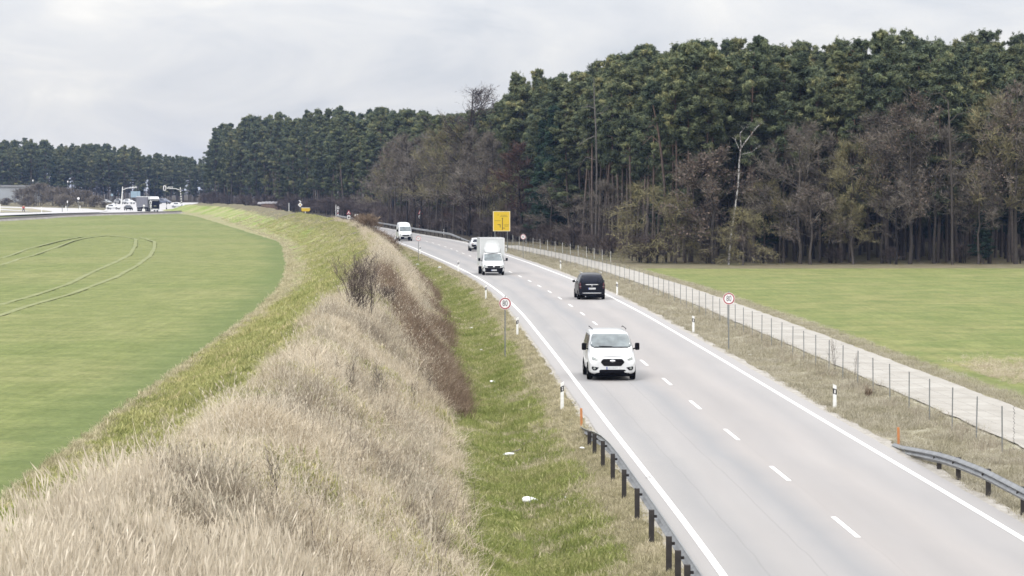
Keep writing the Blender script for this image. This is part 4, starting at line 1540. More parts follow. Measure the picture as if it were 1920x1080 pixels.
# ------------------------------------------------------------------ grass and weeds
def pts_on(n, yr, ur, side='L', power=1.0, mask=None, sc=(0.7, 1.3), picks=4, zoff=0.0, lump=0.0, flow=0.0, flow_dir=-0.5):
    """random points by distance y (denser when near) and lateral offset u"""
    y0, y1 = yr
    q = rng.random(n)
    k = power
    if k == 1.0:
        y = y0 * (y1 / y0) ** q
    else:
        y = (y0 ** (1 - k) + q * (y1 ** (1 - k) - y0 ** (1 - k))) ** (1 / (1 - k))
    u = ur[0] + (ur[1] - ur[0]) * rng.random(n)
    x = Lf(y) - u if side == 'L' else (PN(y) + 3.1 + u if side == 'F' else Rf(y) + u)
    px = 960 + F * x / y
    ok = (px > -60) & (px < 1980)
    if mask is not None:
        ok &= mask(x, y, u)
    x, y, u = x[ok], y[ok], u[ok]
    z = ground(x, y) + zoff
    m = len(x)
    s = sc[0] + (sc[1] - sc[0]) * rng.random(m)
    if lump:
        s = s * np.clip(1 + lump * 2.6 * (fbm(x, y * 0.6, 0.9, 77) - 0.5), 0.3, 1.75)
    P = np.stack([x, y, z, s, rng.random(m) * 6.283, rng.integers(0, picks, m)], -1)
    if flow:      # stalks pressed down in swirling, locally shared directions
        a = flow_dir + 5.0 * (fbm(x, y, 3.5, 87) - 0.5)
        k = flow * np.clip(2.2 * (fbm(x, y, 1.6, 97) - 0.25), 0, 1.3)
        P = np.concatenate([P, np.stack([k * np.cos(a), k * np.sin(a)], -1)], 1)
    return P


K_straw = kit('straw_tuft', [tuft('t', M['straw'], 300 + i, n=46, h0=0.08, h1=0.36, wd=0.008, spread=0.32, lean=1.4) for i in range(5)])
K_flat = kit('flat_straw_tuft', [tuft('t', M['straw'], 330 + i, n=44, h0=0.10, h1=0.30, wd=0.010, spread=0.34, lean=2.0) for i in range(4)])
K_reed = kit('reed_tuft', [tuft('t', M['reed'], 310 + i, n=16, h0=0.45, h1=1.05, wd=0.007, spread=0.25, lean=0.42, heads=14, head_len=0.22) for i in range(4)])
K_weed = kit('weed_tuft', [tuft('t', M['weed'], 320 + i, n=26, h0=0.25, h1=0.75, wd=0.008, spread=0.26, lean=0.4, heads=10, head_len=0.06) for i in range(4)])
K_bramble = kit('bramble_tuft', [tuft('t', M['bramble'], 325 + i, n=44, h0=0.3, h1=0.9, wd=0.011, spread=0.4, lean=0.9) for i in range(4)])
K_green = kit('green_tuft', [tuft('t', M['green'], 340 + i, n=24, h0=0.04, h1=0.12, wd=0.016, spread=0.20, lean=1.1) for i in range(4)])
K_olive = kit('olive_tuft', [tuft('t', M['olive'], 350 + i, n=24, h0=0.04, h1=0.14, wd=0.015, spread=0.20, lean=0.9) for i in range(4)])
K_tan = kit('tan_tuft', [tuft('t', M['tan'], 360 + i, n=26, h0=0.05, h1=0.20, wd=0.014, spread=0.22, lean=1.0) for i in range(4)])
K_crop = kit('crop_tuft', [tuft('t', M['crop'], 370 + i, n=16, h0=0.03, h1=0.10, wd=0.016, spread=0.22, lean=0.8) for i in range(3)])


def patch(x, y, s, thr, o=0.0, soft=0.12):
    return rng.random(len(x)) < np.clip((fbm(x, y, s, o) - thr) / soft + 0.5, 0, 1)


gp = lambda x, y: np.clip((fbm(x, y, 2.6, 61) - 0.50) / 0.05, 0, 1)
edge_u = lambda x, y: CREST(y) + 0.1 + 0.9 * (fbm(x, y, 5, 21) - 0.5) * 2.4
scatter('dry_grass', K_straw, pts_on(52000, (22, 430), (5.6, 14), 'L', power=1.15, mask=lambda x, y, u: (u < edge_u(x, y)) & (rng.random(len(x)) < 0.9 - 0.75 * gp(x, y)), lump=0.9, flow=0.8, sc=(0.45, 1.05)), 'long bleached grass on the road side of the embankment', tilt=0.25)
scatter('flattened_dry_grass', K_flat, pts_on(52000, (22, 420), (5.3, 14), 'L', power=1.1, mask=lambda x, y, u: (u < edge_u(x, y) + 0.5) & (rng.random(len(x)) < 1 - 0.6 * gp(x, y)), lump=0.6, flow=0.5), 'flattened pale grass on the embankment slope', tilt=0.3)
scatter('dry_weeds', K_weed, pts_on(26000, (24, 420), (5.9, 13), 'L', power=1.1, mask=lambda x, y, u: (u < edge_u(x, y)) & patch(x, y, 2.6, 0.56, 31, 0.08) & (gp(x, y) < 0.5), lump=0.6, flow=0.25), 'brown weed stalks on the embankment', tilt=0.15)
scatter('reed_grass', K_reed, pts_on(4600, (24, 47), (7.5, 14), 'L', mask=lambda x, y, u: (u < edge_u(x, y) + 0.3) & patch(x, y, 1.8, 0.52, 41), flow=0.45, flow_dir=2.7), 'pale feathery reed grass at the lower left', tilt=0.12)
brm = lambda x, y, u: (u < CREST(y) - 0.3) & ((np.abs(u - (5.8 + 2.2 * sstep(115, 190, y) * 0 + 3.2 * sstep(175, 120, y) * 0)) < 9)) & \
    (rng.random(len(x)) < np.clip(1.4 - np.abs((u - 5.0) - (y - 105) * 0.07) / 1.1, 0, 1) * sstep(98, 108, y) * (1 - sstep(165, 185, y)) + 0.8 * np.clip(1.3 - np.abs(u - 5.4) / 0.9, 0, 1) * sstep(120, 140, y) * (1 - sstep(230, 260, y)) * (fbm(x, y, 8, 3) > 0.5))
K_stalk = kit('pale_stalk', [tuft('t', M['reed'], 390 + i, n=3, h0=0.5, h1=1.0, wd=0.010, spread=0.3, lean=0.35, heads=3, head_len=0.08) for i in range(4)])
scatter('pale_stalks', K_stalk, pts_on(7000, (30, 260), (6.0, 13), 'L', mask=lambda x, y, u: u < edge_u(x, y)), 'single pale dry stalks standing out of the slope', tilt=0.25)
K_dark = kit('dark_stalk', [tuft('t', M['dark_twig'], 395 + i, n=4, h0=0.4, h1=1.0, wd=0.009, spread=0.3, lean=0.45) for i in range(4)])
scatter('dark_stalks', K_dark, pts_on(3000, (34, 300), (5.2, 12), 'L', mask=lambda x, y, u: (u < edge_u(x, y) - 0.3) & patch(x, y, 5, 0.52, 14)), 'dark thin stalks on the slope', tilt=0.2)
scatter('brambles', K_bramble, pts_on(8500, (95, 260), (4.7, 10), 'L', mask=brm), 'tangled reddish brown brambles on the slope', tilt=0.3)
gmask = lambda x, y, u: (u > edge_u(x, y) - 0.3) & (u < 16.7 + 1.0 * (fbm(x, y, 6, 5) - 0.5) - 1.6 * sstep(140, 240, y))
scatter('green_grass', K_green, pts_on(110000, (36, 520), (6.5, 17.5), 'L', power=1.25, mask=gmask, lump=1.1), 'fresh green grass on the field side of the embankment', tilt=0.2)
scatter('mixed_grass', K_tan, pts_on(26000, (36, 600), (9.0, 17.2), 'L', power=1.2, mask=lambda x, y, u: (u > edge_u(x, y) - 0.6) & ((u > 16.4 - 1.8 * sstep(140, 240, y) + 1.0 * (fbm(x, y, 6, 5) - 0.5)) | patch(x, y, 7, 0.62 - 0.16 * sstep(150, 320, y), 51))), 'yellowed grass strip at the foot of the embankment', tilt=0.2)
scatter('green_tufts_in_dry_grass', K_green, pts_on(52000, (26, 300), (5.2, 12), 'L', lump=0.8, sc=(0.9, 1.7), mask=lambda x, y, u: (rng.random(len(x)) < gp(x, y)) & (u < edge_u(x, y))), 'green grass patches in the dry grass', tilt=0.2)
scatter('ditch_grass', K_olive, pts_on(88000, (54, 420), (1.6, 5.9), 'L', power=1.2, lump=1.0, mask=lambda x, y, u: (rng.random(len(x)) < sstep(1.5, 2.6, u + 1.6 * (fbm(x, y, 4, 7) - 0.5)))), 'short green grass in the ditch', tilt=0.2)
scatter('dead_ditch_grass', K_tan, pts_on(16000, (54, 400), (1.6, 5.4), 'L', power=1.15, sc=(0.5, 1.1), mask=lambda x, y, u: patch(x, y, 2.0, 0.54, 44, 0.08)), 'patches of dead brown grass in the ditch', tilt=0.3)
scatter('road_edge_grass', K_tan, pts_on(20000, (54, 420), (0.75, 3.4), 'L', power=1.1, mask=lambda x, y, u: (rng.random(len(x)) < 1 - sstep(1.4, 3.2, u + 1.6 * (fbm(x, y, 4, 7) - 0.5))), sc=(0.3, 0.8)), 'short brown grass beside the guardrail', tilt=0.2)
K_pale = kit('pale_tuft', [tuft('t', M['pale_straw'], 380 + i, n=26, h0=0.05, h1=0.20, wd=0.012, spread=0.24, lean=1.3) for i in range(4)])
scatter('verge_grass', K_pale, pts_on(40000, (56, 400), (0.95, 5.0), 'R', power=1.15, mask=lambda x, y, u: (x < PN(y) - 0.15), sc=(0.45, 1.0), lump=1.0, flow=0.4), 'dry grass on the verge between road and fence', tilt=0.2)
scatter('verge_weeds', K_weed, pts_on(1100, (56, 390), (2.4, 5.0), 'R', mask=lambda x, y, u: (x < PN(y) - 0.2) & (x > PN(y) - 1.6), sc=(0.4, 0.9)), 'thin dry weeds along the fence', tilt=0.1)
scatter('track_edge_grass', K_pale, pts_on(10000, (80, 300), (0.15, 1.5), 'F', power=1.1, mask=lambda x, y, u: rng.random(len(x)) < 1 - u / 1.6, sc=(0.4, 1.0)), 'dry grass between farm track and field', tilt=0.2)
scatter('stubble_patch', K_flat, np.array([(xat(1850 + a, 118 + b), 118 + b, gz(xat(1850 + a, 118 + b), 118 + b), random.uniform(0.3, 0.65), random.uniform(0, 6.28), random.randrange(4))
        for a, b in [(random.gauss(20, 75), random.gauss(0, 4)) for _ in range(900)] if PN(118 + b) + 5.5 < xat(1850 + a, 118 + b)]), 'pale straw patch in the right field corner', tilt=0.4)


# shrubs on the bank
bigbush = branchy(500, 2.6, 0.011, 7, 1.2, 1, 2, M['dark_twig'], M['dark_twig'], crown_lo=0.05, multi=15, upward=1.9, twig_len=0.6, twig_w=0.013, gnarl=0.13, lean=0.34)
x, y = cast(676, 614, 2.35)
tree(bigbush, x, y, 2.6, 2.6, 'dark leafless bush on the crest of the embankment', 'bush', 'bush', wide=1.25)
x, y = cast(722, 600, 1.7)
tree(bigbush, x, y + 2, 1.1, 2.6, 'smaller grey leafless bush just right of the big dark bush', 'bush', 'bush', wide=1.5, rz=1.9)
brush2 = branchy(501, 2.4, 0.016, 7, 1.3, 1, 5, M['dark_twig'], M['bramble'], crown_lo=0.1, multi=8, upward=1.2, twig_len=0.55, twig_w=0.03, lean=0.15)
for i, (px, yy, uo, hh) in enumerate([(0, 292, 6.8, 1.6), (0, 304, 6.0, 2.0), (0, 316, 7.2, 2.3), (0, 328, 5.6, 2.6), (0, 342, 6.6, 2.8), (0, 356, 5.2, 3.0), (0, 372, 6.4, 2.8), (0, 388, 5.6, 2.4), (0, 318, 4.4, 1.9), (0, 334, 4.0, 2.3), (0, 352, 3.6, 2.6), (0, 374, 4.2, 2.4), (0, 300, 4.8, 1.5)]):
    x = float(Lf(yy)) - uo
    tree(brush2, x, yy, hh, 2.7, f'brown bush on the crest, {ordinal(i + 1) if i < 8 else ordinal(i - 7)} {"from the near end of the brush row" if i < 8 else "of the lower bushes beside"}', 'bush', 'bush', 'row of brown brush on the embankment crest', wide=1.5)
sap = branchy(502, 1.6, 0.007, 4, 0.45, 1, 1, M['dark_twig'], M['twig'], crown_lo=0.25, multi=3, upward=1.4, twig_len=0.35, twig_w=0.012, lean=0.2)
for i, (px, py, z, hh, lab) in enumerate([(652, 716, 2.4, 1.6, 'bare sapling with crossed stems on the bank below the big bush'), (700, 742, 1.7, 1.7, 'clump of thin upright rods on the bank slope'), (716, 738, 1.5, 1.4, 'thin reddish sapling right of the upright rods'),
                                            (640, 690, 2.6, 1.3, 'small bare sapling on the crest below the big bush'), (775, 752, 0.8, 1.3, 'dark leaning twig low on the slope'), (800, 745, 0.4, 1.2, 'dark slanting twig near the brambles'),
                                            (560, 1050, 1.9, 1.0, 'single dark upright twig in the lowest foreground'), (520, 905, 2.2, 1.5, 'thin pale sapling standing alone in the dry grass'),
                                            (122, 1075, 2.9, 0.8, 'short dark twig at the lower left corner')]):
    x, y = cast(px, py, z)
    tree(sap, x, y, hh, 1.6, lab, 'sapling', 'sapling', wide=1.1 if i != 6 else 0.5, rz=i * 1.3)
for px, py, hh, lab, wd in [(1568, 700, 1.7, 'bare forked sapling by the fence left of the second one', 1.0), (1602, 716, 1.4, 'thin bare sapling leaning at the fence', 0.6)]:
    x, y = cast(px, py, -0.1)
    tree(sap, x, y, hh, 1.6, lab, 'sapling', 'sapling', wide=wd, rz=px)
bt = tuft('brown_tuft', M['bramble'], 77, n=120, h0=0.3, h1=0.62, wd=0.014, spread=0.14, lean=0.35)
x, y = cast(1628, 742, -0.1)
C.objects.link(bt)
bt.location = (x, y, gz(x, y))
bt.name = 'grass_clump'
tag(bt, 'upright reddish brown grass clump beside the fence', 'grass clump')

# ------------------------------------------------------------------ roadside furniture
SIGN_N = M['sign_white']


def text_mesh(s, size, parent, mat, loc, sx=0.8):
    cu_ = bpy.data.curves.new('lettering', 'FONT')
    cu_.body = s
    cu_.size = size
    cu_.align_x = 'CENTER'
    cu_.align_y = 'CENTER'
    cu_.extrude = 0.002
    cu_.offset = 0.0
    cu_.materials.append(mat)
    o = link('lettering', cu_, parent, loc, (math.pi / 2, 0, 0), (sx, 1, 1))
    return o


def ring_prism(m, cx, cz, r0, r1, y0, y1, n=32):
    a, b = circ(cx, cz, r0, n), circ(cx, cz, r1, n)
    V = [(x, y0, z) for x, z in a] + [(x, y0, z) for x, z in b] + [(x, y1, z) for x, z in a] + [(x, y1, z) for x, z in b]
    Fc = []
    for i in range(n):
        j = (i + 1) % n
        Fc += [(i, j, n + j, n + i), (n + i, n + j, 3 * n + j, 3 * n + i), (i, 2 * n + i, 2 * n + j, j)]
    m.add(V, Fc)


def speed_sign(x, y, zc, num, label, r=0.3, two_pole=False):
    g = gz(x, y)
    o = thing('speed_limit_sign', label, 'road sign', (x, y, g), 0, 'round speed limit signs')
    m = MB()
    top = zc - g
    for dx in ((-0.12, 0.12) if two_pole else (0,)):
        m.tube([(dx, 0.04, -0.3), (dx, 0.04, top + 0.38)], 0.03, 8)
    m.build('pole', M['pole_grey'], o)
    m = MB()
    m.prism(circ(0, top, r, 36), 0.0, 0.012)
    m.build('disc', M['sign_white'], o)
    m = MB()
    ring_prism(m, 0, top, r * 0.76, r * 0.94, -0.006, 0.0)
    m.build('red_ring', M['sign_red'], o)
    text_mesh(num, r * 1.32, o, M['sign_black'], (0, -0.006, top - 0.005), 0.66)
    return o


speed_sign(xat(947, 134), 134, zat(569, 134), '80', 'nearer 80 speed limit sign on the ditch slope left of the road')
speed_sign(xat(1367, 135.4), 135.4, zat(560, 135.4), '80', 'nearer 80 speed limit sign on the verge by the fence')
speed_sign(xat(784.5, 308), 308, zat(447, 308), '60', 'small far speed limit sign in front of the white far van')
speed_sign(xat(981, 306), 306, zat(444, 306), '60', 'small far speed limit sign right of the yellow board')

# yellow direction board
yb = 350.0
bxx = xat(940.5, yb)
g = gz(bxx, yb)
o = thing('direction_board', 'large yellow direction board on two posts at the forest edge', 'direction sign', (bxx, yb, g))
m = MB()
for dx in (-0.85, 0.75):
    m = MB()
    m.tube([(dx, 0.08, -0.4), (dx, 0.08, zat(397, yb) - g)], 0.06, 8)
    m.build('post', M['pole_grey'], o)
z0, z1 = zat(433.5, yb) - g, zat(396, yb) - g
hw = 16.2 * yb / F
m = MB()
m.box(-hw, hw, 0, 0.03, z0, z1, 0.008)
m.build('board', M['sign_yellow'], o)
zz = lambda py: zat(py, yb) - g
xx = lambda px: (px - 940.5) * yb / F
m = MB()
bar = lambda a, b, c, d: m.box(min(xx(a), xx(b)), max(xx(a), xx(b)), -0.006, -0.001, min(zz(c), zz(d)), max(zz(c), zz(d)))
bar(941.3, 942.7, 409, 431)          # main stem
bar(937.3, 938.5, 420.5, 426.5)
bar(933, 938.5, 420.5, 421.8)
bar(942.7, 947, 427.0, 428.2)
m.build('route_arrow', M['sign_ink'], o)
m = MB()
m.prism([(xx(940.4), zz(410)), (xx(943.6), zz(410)), (xx(942), zz(407.6))], -0.006, -0.001)
m.build('arrow_head', M['sign_ink'], o)
m = MB()
for (a, b, py) in [(933, 936, 403), (939, 951, 403.5), (938, 951.5, 406), (927.5, 939, 413.8), (945, 954, 421.5), (946, 953, 424)]:
    k = a
    while k < b - 0.5:
        ww = random.choice([0.55, 0.7, 0.45])
        bar(k, k + ww, py - 0.5, py + 0.45)
        k += ww + 0.28
m.build('place_name_lines', M['sign_ink'], o)
m = MB()
for (a, b, c, d) in [(924.7, 956.3, 396.3, 396.9), (924.7, 956.3, 432.7, 433.2), (924.7, 925.4, 396.9, 432.7), (955.6, 956.3, 396.9, 432.7)]:
    bar(a, b, c, d)
m.build('rim', M['post_white'], o)


# delineator posts
def delineator(x, y, label, top_cut=0.06, side='R'):
    g = gz(x, y)
    o = thing('delineator_post', label, 'marker post', (x, y, g), 0, 'white marker posts beside the road')
    out = [(-0.06, -0.2), (0.06, -0.2), (0.06, 0.93 + (top_cut if side == 'L' else 0)), (-0.06, 0.93 + (0 if side == 'L' else top_cut))]
    m = MB()
    m.prism(out, -0.05, 0.05)
    m.build('post', M['post_white'], o)
    m = MB()
    if side == 'L':
        m.prism([(-0.063, 0.60), (0.063, 0.66), (0.063, 0.86), (-0.063, 0.80)], -0.053, 0.053)
    else:
        m.prism([(-0.063, 0.64), (0.063, 0.60), (0.063, 0.80), (-0.063, 0.84)], -0.053, 0.053)
    m.build('black_band', M['sign_black'], o)
    m = MB()
    if side == 'L':
        m.prism(circ(0.01, 0.70, 0.022, 10), -0.058, -0.0535)
        m.prism(circ(0.01, 0.77, 0.022, 10), -0.058, -0.0535)
    else:
        m.box(-0.02, 0.02, -0.058, -0.0535, 0.65, 0.78)
    m.build('reflector', M['sign_white'], o)
    return o


for px, py, l in [(1054, 768, 'white marker post on the ditch side nearest the camera'), (970, 630, 'white marker post right of the nearer left 80 sign'), (911, 559, 'white marker post on the ditch side level with the truck'),
                  (859.5, 510, 'small white marker post left of the truck wheels'), (788, 478, 'far white marker post beside the small left sign')]:
    x, y = cast(px, py, -0.1)
    delineator(x, y, l, side='L')
for px, py, l in [(1565, 770, 'white marker post with black band on the fence side nearest the camera'), (1300, 625, 'white marker post left of the right 80 sign'), (1157, 554, 'white marker post right of the black van'),
                  (1051, 505, 'white marker post before the fence up the road from the black van'), (949, 474, 'white marker post just right of the truck box')]:
    x, y = cast(px, py, -0.05)
    delineator(x, y, l, side='R')
delineator(xat(832, 455), 455, 'small white marker post behind the far guardrail')


# guardrails
def w_rail(side):
    """W-beam profile as (offset toward the road, z)"""
    p = [(0.0, 0.0), (0.0, 0.012), (0.055, 0.055), (0.08, 0.085), (0.055, 0.115), (0.01, 0.15), (0.055, 0.19), (0.08, 0.22), (0.055, 0.25), (0.0, 0.30), (0.0, 0.31)]
    return [(a * side, b) for a, b in p]


def guardrail(label, pts, ztop, posts, side, name='guardrail', step=4.0):
    """pts: [(x,y)], ztop: beam top height above ground per point; side +1 when the road lies to +x"""
    prof = w_rail(side)
    n = len(prof)
    o = thing(name, label, 'guardrail', (pts[0][0], pts[0][1], gz(*pts[0])))
    ox, oy, oz = o.location
    V, Fc = [], []
    for i, (x, y) in enumerate(pts):
        base = float(hb(y)) + ztop[i] - 0.31
        for th in (0.0, 0.014):
            for a, b in prof:
                V.append((x - ox + a - th * side, y - oy, base + b - oz - th * 0.3))
        if i:
            k0, k1 = (i - 1) * 2 * n, i * 2 * n
            for j in range(n - 1):
                Fc.append((k0 + j, k1 + j, k1 + j + 1, k0 + j + 1))
                Fc.append((k0 + n + j, k0 + n + j + 1, k1 + n + j + 1, k1 + n + j))
            Fc.append((k0 + n - 1, k1 + n - 1, k1 + 2 * n - 1, k0 + 2 * n - 1))
            Fc.append((k0, k0 + n, k1 + n, k1))
    link('rail_beam', new_mesh('rail_beam', V, Fc, [M['steel']]), o)
    # beam joints: bolted laps
    post_me = None
    for (x, y, zt) in posts:
        gg = gz(x, y)
        b = float(hb(y))
        m = MB()
        hgt = b + zt - gg
        m.box(-0.03 - 0.02, 0.03, -0.05, 0.05, -0.3, hgt - 0.02)
        m.box(-0.055 - 0.02, 0.045, -0.058, -0.05, -0.3, hgt - 0.02)
        m.box(-0.055 - 0.02, 0.045, 0.05, 0.058, -0.3, hgt - 0.02)
        po = m.build('post', M['steel_dark'], o, loc=(x - ox, y - oy, gg - oz))
        m = MB()
        m.box(min(0.0, 0.19 * side), max(0.0, 0.11 * side), -0.02, 0.02, hgt - 0.20, hgt - 0.14)
        m.build('spacer', M['steel_dark'], po)
    return o


ys = np.concatenate([lin(18, 76, 30), lin(78, 90.5, 10)])
xs = Lf(ys) - 0.92 - 0.10 * sstep(74, 90, ys)
LT_ = lambda q: np.interp(q, [77.5, 81, 84, 87, 90.5], [0.75, 0.66, 0.5, 0.28, 0.08])
zt = LT_(ys)
yp = [20, 24, 28, 32, 36, 40, 44, 48] + [50.5, 52.6, 54.7] + [56.9, 61.6, 66.0, 70.4, 74.6, 78.7, 82.5, 85.0]
guardrail('long steel guardrail on dark posts along the ditch side of the road', list(zip(xs.tolist(), ys.tolist())), zt.tolist(),
          [(float(Lf(q)) - 1.04, q, float(LT_(q))) for q in yp], side=1)
ys = np.concatenate([lin(18, 66, 24), lin(68, 84.3, 12)])
xs = Rf(ys) + 0.88
RT = lambda q: np.interp(q, [70.7, 74.4, 77, 80, 83, 84.3], [0.75, 0.66, 0.54, 0.36, 0.16, 0.12])
zt = RT(ys)
guardrail('curved steel guardrail end sinking to the ground on the fence side', list(zip(xs.tolist(), ys.tolist())), zt.tolist(),
          [(float(Rf(q)) + 1.00, q, float(RT(q))) for q in [22, 26, 30, 34, 38, 42, 46, 50, 54, 58, 62, 66.4, 70.6, 74.6, 77.4]], side=-1)
ys = np.concatenate([lin(398, 425, 12), lin(430, 620, 50)])
xs = Rf(ys) + 1.2 + 0.6 * (1 - sstep(398, 420, ys))
zt = 0.85 * sstep(397, 424, ys) + 0.03
guardrail('far pale guardrail on the outer side of the bend', list(zip(xs.tolist(), ys.tolist())), zt.tolist(),
          [(float(Rf(q)) + 1.4, q, float(0.85 * sstep(397, 424, q)) + 0.03) for q in np.arange(404, 600, 6.0)], side=-1)

for px, py, z, l in [(1090.5, 804, -0.1, 'thin orange stake where the left guardrail ends'), (1685, 838, -0.05, 'thin orange stake where the right guardrail ends')]:
    x, y = cast(px, py, z)
    m = MB()
    m.box(-0.04, 0.04, -0.02, 0.02, -0.2, 0.62, 0.006)
    o = m.build('marker_stake', M['orange'], loc=(x, y, gz(x, y)))
    o.rotation_euler = (0, RAD(-1.5), 0)
    tag(o, l, 'stake', 'orange stakes at the guardrail ends')


# wildlife fences
def fence(label, fx, y0, y1, step, h, wires, lean=0.0, mat=None):
    o = thing('wire_fence', label, 'fence', (float(fx(y0)), y0, gz(float(fx(y0)), y0)))
    ox, oy, oz = o.location
    P = []
    q = y0
    pm = MB().tube([(0, 0, -0.2), (0, 0, h)], 0.022, 6).mesh('post', mat or M['pole_grey'])
    while q < y1:
        x = float(fx(q))
        gg = gz(x, q)
        po = link('post', pm, o, (x - ox, q - oy, gg - oz), (random.uniform(-0.02, 0.02), random.uniform(-0.02, 0.02), 0))
        P.append((x - ox, q - oy, gg - oz))
        q += step * (1 + random.uniform(-0.03, 0.03))
    wm = MB()
    for wz in wires:
        for a, b in zip(P, P[1:]):
            wm.tube([(a[0], a[1], a[2] + wz), (b[0], b[1], b[2] + wz)], 0.0022, 3, cap=False)
    wm.build('wire', mat or M['pole_grey'], o)
    return o


fence('long wire fence of thin posts between the verge and the pale farm track', lambda y: PN(y) - 0.75, 55.3, 366, 4.0, 1.47, [0.15, 0.35, 0.6, 0.85, 1.1, 1.4])
fence('short wire fence of pale posts between farm track and forest', lambda y: PN(y) + 4.0, 288, 392, 7.5, 1.25, [0.3, 0.7, 1.1], mat=M['post_white'])
x = float(PN(82.2)) - 0.6
m = MB()
for k in range(9):
    a = 0.15 + k * 0.15
    m.tube([(0.02 * (-1) ** k, 0, a), (-0.03 * (-1) ** k, 0, a + 0.07), (0.02 * (-1) ** k, 0, a + 0.13)], 0.008, 4)
o = m.build('wire_coil', M['sign_black'], loc=(x + 0.08, 82.6, gz(x, 82.6)))
tag(o, 'dark twisted wire hanging beside the nearest fence post', 'wire')

# litter
lit = [(995, 930, 0.55, 'largest crumpled white plastic bag in the ditch'), (953, 842, 0.40, 'crumpled white bag beside a stick in the middle of the ditch'), (924, 708, 0.28, 'white scrap higher up in the ditch below the sign'),
       (930, 726, 0.16, 'small white scrap just below the other scrap'), (941, 790, 0.16, 'flat white strip in the ditch'), (950, 901, 0.13, 'tiny white cup left of the largest bag'),
       (1052, 902, 0.18, 'flat white paper right of the largest bag'), (973, 1011, 0.13, 'small white scrap below the largest bag'), (1062, 938, 0.10, 'tiny white scrap right of the bag'),
       (1092, 844, 0.14, 'small white scrap beside the guardrail start'), (903, 650, 0.2, 'white scrap left of the sign pole foot'), (884, 608, 0.16, 'white scrap among far ditch grass'),
       (783, 497, 0.35, 'far white scrap on the slope below the small sign'), (824, 509, 0.35, 'far white scrap in the ditch left of the truck'), (868, 553, 0.2, 'small white speck in the ditch before the truck'),
       (1408, 666, 0.2, 'white scrap on the verge by the right 80 sign'), (1217, 905, 0.16, 'small paper under the guardrail posts')]
for i, (px, py, s, l) in enumerate(lit):
    x, y = cast(px, py, -0.5 if px < 1080 else -0.1)
    bm = bmesh.new()
    bmesh.ops.create_icosphere(bm, subdivisions=2, radius=s * 0.5)
    r = random.Random(i)
    for v in bm.verts:
        k = 0.65 + 0.5 * float(vnoise(v.co.x * 9 + i * 7, v.co.y * 9 + v.co.z * 5, 1.0))
        v.co = Vector((v.co.x * k * 1.3, v.co.y * k, v.co.z * k * 0.45))
    me = bpy.data.meshes.new('litter')
    bm.to_mesh(me)
    bm.free()
    me.materials.append(M['litter'])
    o = link('litter', me, None, (x, y, gz(x, y) + s * 0.18 + 0.06), (0.2 * r.random(), 0.3 * r.random(), r.random() * 3))
    tag(o, l, 'litter', 'white litter lying along the road')
for px, py, nm, mt, l in [(1052, 1064, 'litter', 'litter_yellow', 'crumpled yellow wrapper at the bottom of the ditch')]:
    x, y = cast(px, py, -0.5)
    o = link('litter', o.data.copy(), None, (x, y, gz(x, y) + 0.1))
    o.data.materials[0] = M[mt]
    o.scale = (1.1, 1.1, 1.1)
    tag(o, l, 'litter', 'white litter lying along the road')
m = MB().tube([(-0.2, 0, 0.05), (0.25, 0.35, 0.16)], 0.018, 5)
x, y = cast(966, 840, -0.5)
tag(m.build('stick', M['pale_bark'], loc=(x, y, gz(x, y) + 0.08)), 'pale straight stick right of the crumpled bag', 'stick')

# ##VEH
# ------------------------------------------------------------------ vehicles
def loft_body(name, stations, mat, parent, sub=2):
    """stations: (y, zbottom, zbelt, ztop, wbottom, wbelt, wtop, corner) front to rear; front at y = 0 looking toward -y"""
    V, Fc = [], []
    K = 9
    for (y, zb, zm, zt, wb, wm, wt, r) in stations:
        L = [(wb * 0.72, zb), (wb, zb + 0.05), (wm * 0.995, zb + (zm - zb) * 0.45), (wm, zm - 0.02), (wm * 0.96 + wt * 0.04, zm + 0.04),
             (wt + (wm - wt) * 0.42, zm + (zt - zm) * 0.55), (wt + 0.01, zt - r), (wt - r * 0.45, zt - r * 0.22), (wt * 0.5, zt + 0.012)]
        V += [(-a, y, b) for a, b in L] + [(a, y, b) for a, b in L]
    n = 2 * K
    for i in range(len(stations) - 1):
        a, b = i * n, (i + 1) * n
        for k in range(K - 1):
            Fc.append((a + k, a + k + 1, b + k + 1, b + k))
            Fc.append((a + K + k, b + K + k, b + K + k + 1, a + K + k + 1))
        Fc.append((a + K - 1, a + 2 * K - 1, b + 2 * K - 1, b + K - 1))
        Fc.append((a, b, b + K, a + K))
    for (base, rev) in ((0, False), ((len(stations) - 1) * n, True)):
        for k in range(K - 1):
            q = (base + k, base + K + k, base + K + k + 1, base + k + 1)
            Fc.append(q[::-1] if rev else q)
    me = new_mesh(name, V, Fc, [mat], smooth=True)
    tmp = bpy.data.objects.new('tmp', me)
    C.objects.link(tmp)
    md = tmp.modifiers.new('s', 'SUBSURF')
    md.levels = sub
    dg = bpy.context.evaluated_depsgraph_get()
    me2 = bpy.data.meshes.new_from_object(tmp.evaluated_get(dg))
    bpy.data.objects.remove(tmp)
    me2.name = name
    o = link(name, me2, parent)
    bm = bmesh.new()
    bm.from_mesh(me2)
    bmesh.ops.recalc_face_normals(bm, faces=bm.faces[:])
    bm.to_mesh(me2)
    tree_ = BVHTree.FromBMesh(bm)
    bm.free()
    return o, tree_


